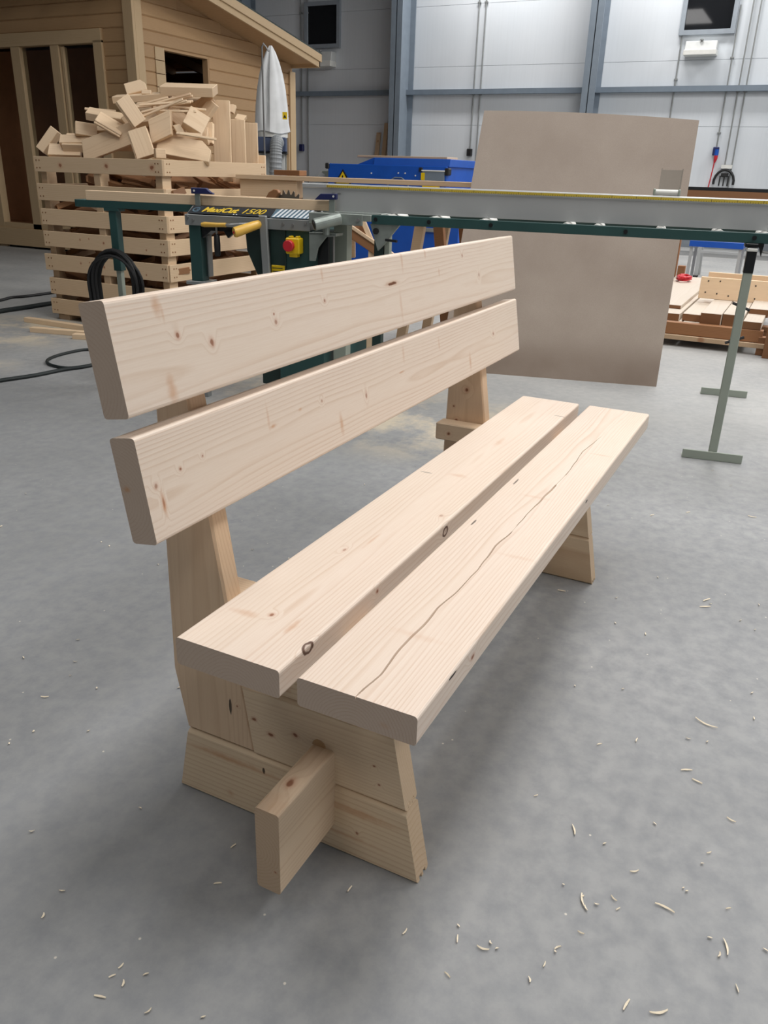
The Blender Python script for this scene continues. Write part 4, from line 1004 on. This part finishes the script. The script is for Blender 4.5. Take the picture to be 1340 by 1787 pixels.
def CB(x0, x1, y0, y1, z0, z1, name, mat='cabin_trim', bevel=.003):
    # oriented so the long axis is local x for the grain
    dx, dy, dz = x1 - x0, y1 - y0, z1 - z0
    if dz >= dx and dz >= dy: mm = T((x0 - CBX, y0 - CBY, z0)) @ Matrix(((0, 0, 1, 0), (0, 1, 0, 0), (1, 0, 0, 0), (0, 0, 0, 1))); mb = MB().box(0, dz, 0, dy, 0, dx)
    elif dy >= dx: mm = T((x1 - CBX, y0 - CBY, z0)) @ rot(rz=90); mb = MB().box(0, dy, 0, dx, 0, dz)
    else: mm = T((x0 - CBX, y0 - CBY, z0)); mb = MB().box(0, dx, 0, dy, 0, dz)
    return mb.build(name, M[mat], cab, bevel, M=mm)
CB(CBX - .045, CBX, CBY - .045, CBY + .10, .1, 3.02, 'corner_trim'); CB(CBX, CBX + .12, CBY - .045, CBY, .1, 3.0, 'corner_trim')
CB(XE - .13, XE + .02, CBY - .03, CBY, .1, 2.5, 'corner_trim')
# base
CB(CBX - .05, CBX + .2, CBY, YE, .03, .26, 'sill_beam'); CB(CBX, XE, CBY, CBY + .2, .03, .26, 'sill_beam', 'cabin_wood')
CB(CBX + .02, CBX + .3, CBY + .1, YE, 0, .03, 'skid_or_gap_shade', 'black')  # black strip standing in for the shaded gap under the sill
# front opening frame
CB(CBX - .03, CBX + .09, 7.36, 7.50, .26, 2.50, 'frame_post')
CB(CBX - .03, CBX + .09, 7.36, YE, 2.47, 2.62, 'frame_header')
CB(CBX - .02, CBX + .09, 8.09, 8.23, .26, 2.47, 'frame_post'); CB(CBX + .0, CBX + .07, 8.03, 8.075, .30, 2.45, 'sash_stile')
CB(CBX - .02, CBX + .09, 8.77, 8.93, .26, 2.47, 'frame_post')
CB(CBX - .02, CBX + .09, 9.50, 9.66, .0, 2.47, 'frame_post'); CB(CBX - .02, CBX + .08, 7.5, 9.5, .26, .33, 'threshold')
CB(CBX - .02, CBX + .09, 11.0, 11.2, .26, 2.47, 'frame_post')
MB().box(.03, .036, 7.50 - CBY, 8.03 - CBY, .33, 2.46).build('pane', M['pane'], cab); MB().box(.03, .036, 8.23 - CBY, 8.77 - CBY, .33, 2.46).build('pane', M['pane'], cab)
# side window lining: four separate boards left of the opening, frame inside
for k in range(4): CB(7.945, 8.115, CBY - .012, CBY, 1.88 + k * .1475, 2.02 + k * .1475, 'window_lining', 'cabin_trim')
for (a0, a1, c0, c1) in ((8.11, 9.0, 2.44, 2.47), (8.97, 9.0, 1.85, 2.44), (8.11, 9.0, 1.82, 1.85), (8.11, 8.13, 1.85, 2.44)):
    CB(a0, a1, CBY + .0, CBY + .09, c0, c1, 'window_lining', 'cabin_wood')
# interior and far walls
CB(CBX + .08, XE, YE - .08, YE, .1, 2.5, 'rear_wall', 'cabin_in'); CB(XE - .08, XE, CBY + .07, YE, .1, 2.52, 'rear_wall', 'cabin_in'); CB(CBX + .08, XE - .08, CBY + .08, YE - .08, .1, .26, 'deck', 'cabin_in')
CB(8.75, 8.8, CBY + .6, YE - .1, .26, 2.6, 'added_partition', 'cabin_in')  # added wall, set near the openings to catch light inside
# roof
def rf(x): return roofz(x)
ya, yb = CBY - .5, YE + .1
def rprism(x0, x1, y0, y1, o0, o1, name, mat, n=1):
    mb = MB().prism([(x0 - CBX, rf(x0) + o0), (x1 - CBX, rf(x1) + o0), (x1 - CBX, rf(x1) + o1), (x0 - CBX, rf(x0) + o1)], y0 - CBY, y1 - CBY, 1)
    return mb.build(name, M[mat], cab, .002)
xa_, xb_ = 6.9, 11.02
rprism(xa_, xb_, ya + .03, yb, .03, .055, 'roof_deck', 'cabin_wood')
rprism(xa_, xb_ + .03, ya - .02, yb, .16, .185, 'roofing', 'roofing')
for k in range(10):
    y_ = ya + .25 + k * .62
    rprism(xa_ + .05, xb_ - .02, y_, y_ + .045, -.09, .03, 'rafter', 'cabin_wood') if k else None
rprism(xa_, xb_, ya, ya + .028, -.01, .16, 'fascia_board', 'cabin_trim')
rprism(xa_, xb_ + .015, ya - .022, ya, .065, .165, 'upper_fascia', 'cabin_trim')
CB(xb_ - .03, xb_, ya, yb, rf(xb_) - .01, rf(xb_) + .16, 'eave_board', 'cabin_trim')
# gable infill above the side wall
for k in range(6):
    z = ZB + nrow * LH + k * LH
MB().prism([(0, 2.90), (0, rf(CBX) + .03), (XE - CBX, rf(XE) + .03), (XE - CBX, rf(XE) - .24)], .02, .07, 1).build('gable_infill', M['cabin_wood'], cab)
MB().box(.02, .07, 0, YE - CBY, 2.9, 3.2).build('gable_infill', M['cabin_wood'], cab)

# ================================================================== timber pile at the right
tp = thing('timber_rack', 'brown timber rack with legs carrying the beam pile at the right', 'rack', (5.6, -.2, 0))
def TB(x0, x1, y0, y1, z0, z1, name, mat='brown_wood'): return MB().box(x0 - 5.6, x1 - 5.6, y0 + .2, y1 + .2, z0, z1).build(name, M[mat], tp, .003)
TB(5.58, 5.66, -1.6, .6, .05, .085, 'front_rail', 'far_wood'); TB(6.4, 6.5, -1.6, .6, .05, .085, 'rear_rail'); TB(7.9, 8.0, -.6, .6, .05, .215, 'rear_rail'); TB(7.91, 7.97, .45, .51, 0, .05, 'leg'); TB(7.91, 7.97, -.55, -.49, 0, .05, 'leg')
TB(5.59, 5.65, -.585, -.525, 0, .13, 'leg'); TB(5.59, 5.65, .45, .51, 0, .05, 'leg'); TB(6.41, 6.47, -.585, -.525, 0, .05, 'leg'); TB(6.41, 6.47, .45, .51, 0, .05, 'leg')
TB(5.50, 5.58, -.68, -.575, 0, .75, 'upright')
def pile(x0, x1, y0, y1, z0, z1, lab, mat='dusty_wood'):
    # brown sawn face at the front end, planed pale timber
    o = MB().box(0, x1 - x0, 0, y1 - y0, 0, z1 - z0).build('timber_beam', [M[mat], M['brown_wood']], None, .003, M=T((x0, y0, z0)))
    o.data.polygons[4].material_index = 1
    for p in o.data.polygons:
        if abs(p.normal.x + 1) < .01: p.material_index = 1
    tag(o, lab, 'beam', 'beams piled on the right rack')
tag(MB().box(0, 1.1, 0, .07, 0, .085).build('front_timber', M['brown_wood'], None, .003, M=T((5.665, -.55, .088)) @ rot(rz=90)), 'long brown sawn timber lying across the front of the right pile', 'beam')
pile(5.67, 7.4, .03, .22, .088, .16, 'bottom beam nearest the fibreboard in the right pile')
pile(5.67, 7.4, -.17, .02, .088, .16, 'second bottom beam from the fibreboard in the right pile')
pile(5.67, 7.4, -.36, -.18, .088, .16, 'third bottom beam from the fibreboard in the right pile')
pile(5.67, 7.4, -.49, -.37, .088, .13, 'bottom beam just before the rack upright')
pile(5.75, 7.4, .05, .20, .162, .215, 'upper beam nearest the fibreboard with a gap beside it')
pile(5.80, 7.4, -.10, .035, .162, .215, 'upper pale beam right of the narrow gap')
pile(5.68, 7.3, -.25, -.105, .162, .25, 'thick upper beam with a brown sawn end')
pile(5.72, 7.3, -.40, -.255, .162, .25, 'thick upper beam right of the brown-ended one')
pile(5.60, 6.4, -.53, -.405, .175, .23, 'short pale beam on the right end of the pile')
pile(6.0, 7.2, -.55, -.41, .21, .27, 'beam behind the short one at the right end')
pile(6.0, 8.2, .08, .46, .217, .245, 'thin board on the pile beside the fibreboard')
dbd = tag(MB().box(0, .62, 0, .03, 0, .17).build('drilled_board', M['scrap_wood'], None, .002, M=T((6.5, .02, .252)) @ rot(rz=-90)), 'pale board with drilled holes standing on edge on the pile', 'board')
for (a, b) in ((.06, .14), (.15, .145), (.05, .05), (.14, .045), (.23, .035), (.42, .13), (.43, .03), (.33, .14)):
    MB().cyl((a, -.001, b), (a, -.003, b), .006, 8).build('hole', M['ink'], dbd)
tag(MB().box(0, .60, 0, .03, 0, .20).build('back_board', M['scrap_wood'], None, .002, M=T((6.62, -.02, .252)) @ rot(rz=-90)), 'plain pale board standing behind the drilled board', 'board')
tag(MB().box(0, .06, 0, .07, 0, .12).build('brown_block', M['brown_wood'], None, .003, M=T((7.95, .335, .247))), 'brown block on the pile beside the fibreboard edge', 'block')
tag(MB().box(0, .06, 0, .10, 0, .42).build('dark_post', M['brown_wood'], None, .003, M=T((8.05, .43, .247))), 'dark brown post end behind the fibreboard edge', 'post')
t = MB()
pts = []
rc_ = Vector((7.72, .30, .25))
for k in range(60):
    a = k * .55; pts.append((rc_.x + .10 * math.cos(a) * (1 + .2 * math.sin(k)), rc_.y - .0 + .055 * math.sin(a) * (1 + .2 * math.cos(k * 1.3)), .262 + .0012 * k * .5))
tag(MB().tube(pts, .010, 6).build('red_strap', M['red'], None, smooth=True), 'tangle of red strap lying on the timber pile', 'strap')
# ladder far behind
ld = thing('aluminium_ladder', 'aluminium step ladder standing far behind the pile', 'ladder', (10.7, .53, 0))
MB().prism([(-.0, 0), (.05, 0), (.02, .9), (-.03, .9)], -.02, .02, 1).build('stile', M['alu'], ld); MB().prism([(-.0, 0), (.05, 0), (.02, .9), (-.03, .9)], -.62, -.58, 1).build('stile', M['alu'], ld)
for z_ in (.30, .58, .86): MB().box(-.01, .04, -.6, 0, z_, z_ + .03).build('rung', M['alu'], ld)
MB().box(-.04, .08, -.03, .03, 0, .02).build('rubber_foot', M['black'], ld)
MB().prism([(.35, 0), (.40, 0), (.04, .9), (-.0, .9)], -.02, .02, 1).build('stay', M['alu'], ld)
bs = thing('blue_trolley', 'low blue steel trolley bar seen beyond the ladder', 'trolley', (9.0, .2, 0))
MB().box(0, .5, -.29, .26, .485, .545).build('frame', M['blue'], bs)
for (a, b) in ((0.02, .22), (.02, -.28), (.44, .22), (.44, -.28)): MB().box(a, a + .03, b, b + .03, 0, .485).build('leg', M['alu'], bs)
wc = thing('workbench', 'long brown-edged workbench with a dark top along the back wall', 'workbench', (14.2, .4, 0))
MB().box(0, .8, -3.6, 1.5, 1.01, 1.06).build('worktop', M['black_metal'], wc); MB().box(-.02, .0, -3.6, 1.5, .90, 1.01).build('apron', M['brown_wood'], wc)
for y_ in (-3.5, -1.2, 1.3): MB().box(.02, .1, y_, y_ + .1, 0, 1.01).build('leg', M['brown_wood'], wc)

# ================================================================== shavings on the floor
def shaving(x, y, l, w_, ang, curl):
    mb = MB(); n = 6; secs = []
    for i in range(n + 1):
        u = i / n - .5
        px = u * l; py = curl * l * (u * u) * 2; pz = .0012 + abs(curl) * l * .35 * abs(u) + .001
        ww = w_ * (1 - abs(u) * 1.2) + .0006
        secs.append([(px, py - ww / 2, pz), (px, py + ww / 2, pz + .001), (px, py + ww / 2, pz + .0018), (px, py - ww / 2, pz + .0008)])
    o = mb.loft(secs).build('wood_shaving', M['shaving'], None, M=T((x, y, 0)) @ rot(rz=ang))
    return o
M['shaving'] = plain('shaving_wood', (236, 222, 196), .7)
PX = [(1232, 1048, 18, 30), (1230, 1060, 20, 5), (1230, 1265, 40, -45), (1197, 1345, 20, 0), (1216, 1365, 18, -40), (1275, 1433, 16, -45), (1107, 1523, 16, 10), (1015, 1572, 28, 85), (1160, 1585, 34, -35), (1070, 1570, 14, -60), (842, 1658, 22, -20), (798, 1640, 16, 80), (972, 1655, 14, 25), (1150, 1770, 34, 8), (1092, 1755, 26, 50), (1268, 1655, 34, 80), (1286, 1727, 16, 85), (707, 1628, 14, 55), (781, 1703, 14, -50), (212, 1688, 12, 60), (196, 1705, 12, 30), (175, 1741, 22, -10), (78, 1218, 14, 0), (1002, 1450, 24, 88), (1110, 1293, 12, 60), (980, 1032, 14, -20), (610, 1553, 14, 60), (1078, 1588, 10, 30), (407, 1478, 12, 50), (380, 1543, 14, 10), (1270, 1587, 10, 10), (950, 1685, 12, 60), (1013, 1630, 12, -30), (1045, 1300, 10, 20), (935, 1390, 8, 20), (1237, 1490, 10, 20), (1200, 895, 8, 20), (1312, 903, 14, -30), (1137, 900, 10, 30)]
for (u, v, lp, an) in PX:
    p = at(u, v, 2, 0); D = (np.array(p) - CAM) @ FW; l = lp * D / FPX
    o = shaving(p.x, p.y, l, min(.0032, l * .12), an - 63, random.uniform(-.22, .22))
    tag(o, 'pale curled wood shaving on the grey concrete floor', 'shaving', 'wood shavings strewn on the floor')
for k in range(110):
    u = random.uniform(0, 1340); v = random.uniform(700, 1787)
    if random.random() < .35: u = random.uniform(700, 1340)
    p = at(u, v, 2, 0)
    if -.1 < p.x < 1.8 and -.42 < p.y < .2: continue
    o = shaving(p.x, p.y, random.uniform(.004, .012), .0025, random.uniform(0, 180), random.uniform(-.4, .4))
    tag(o, 'pale curled wood shaving on the grey concrete floor', 'shaving', 'wood shavings strewn on the floor')

# sub-parts: move pieces under the part that carries them
def under(parent, kids):
    for k in kids:
        ml = k.matrix_basis.copy(); k.parent = parent; k.matrix_basis = parent.matrix_basis.inverted() @ ml
def kids(th, *names): return [c for c in th.children if c.name.split('.')[0] in names]
under(kids(saw, 'switch_box')[0], kids(saw, 'stop_button', 'switch_label', 'switch_tab'))
under(kids(saw, 'label_plate')[0], kids(saw, 'lettering', 'badge', 'label_mark'))
under(kids(saw, 'stripe_field')[0], kids(saw, 'warning_stripe'))
under(kids(saw, 'warning_label')[0], kids(saw, 'label_line'))
under(kids(saw, 'clamp_tube')[0], kids(saw, 'tube_bore'))
under(kids(fence, 'tape')[0], kids(fence, 'tick_marks'))
under(kids(bm_, 'warning_triangle')[0], kids(bm_, 'warning_triangle_face', 'warning_mark'))
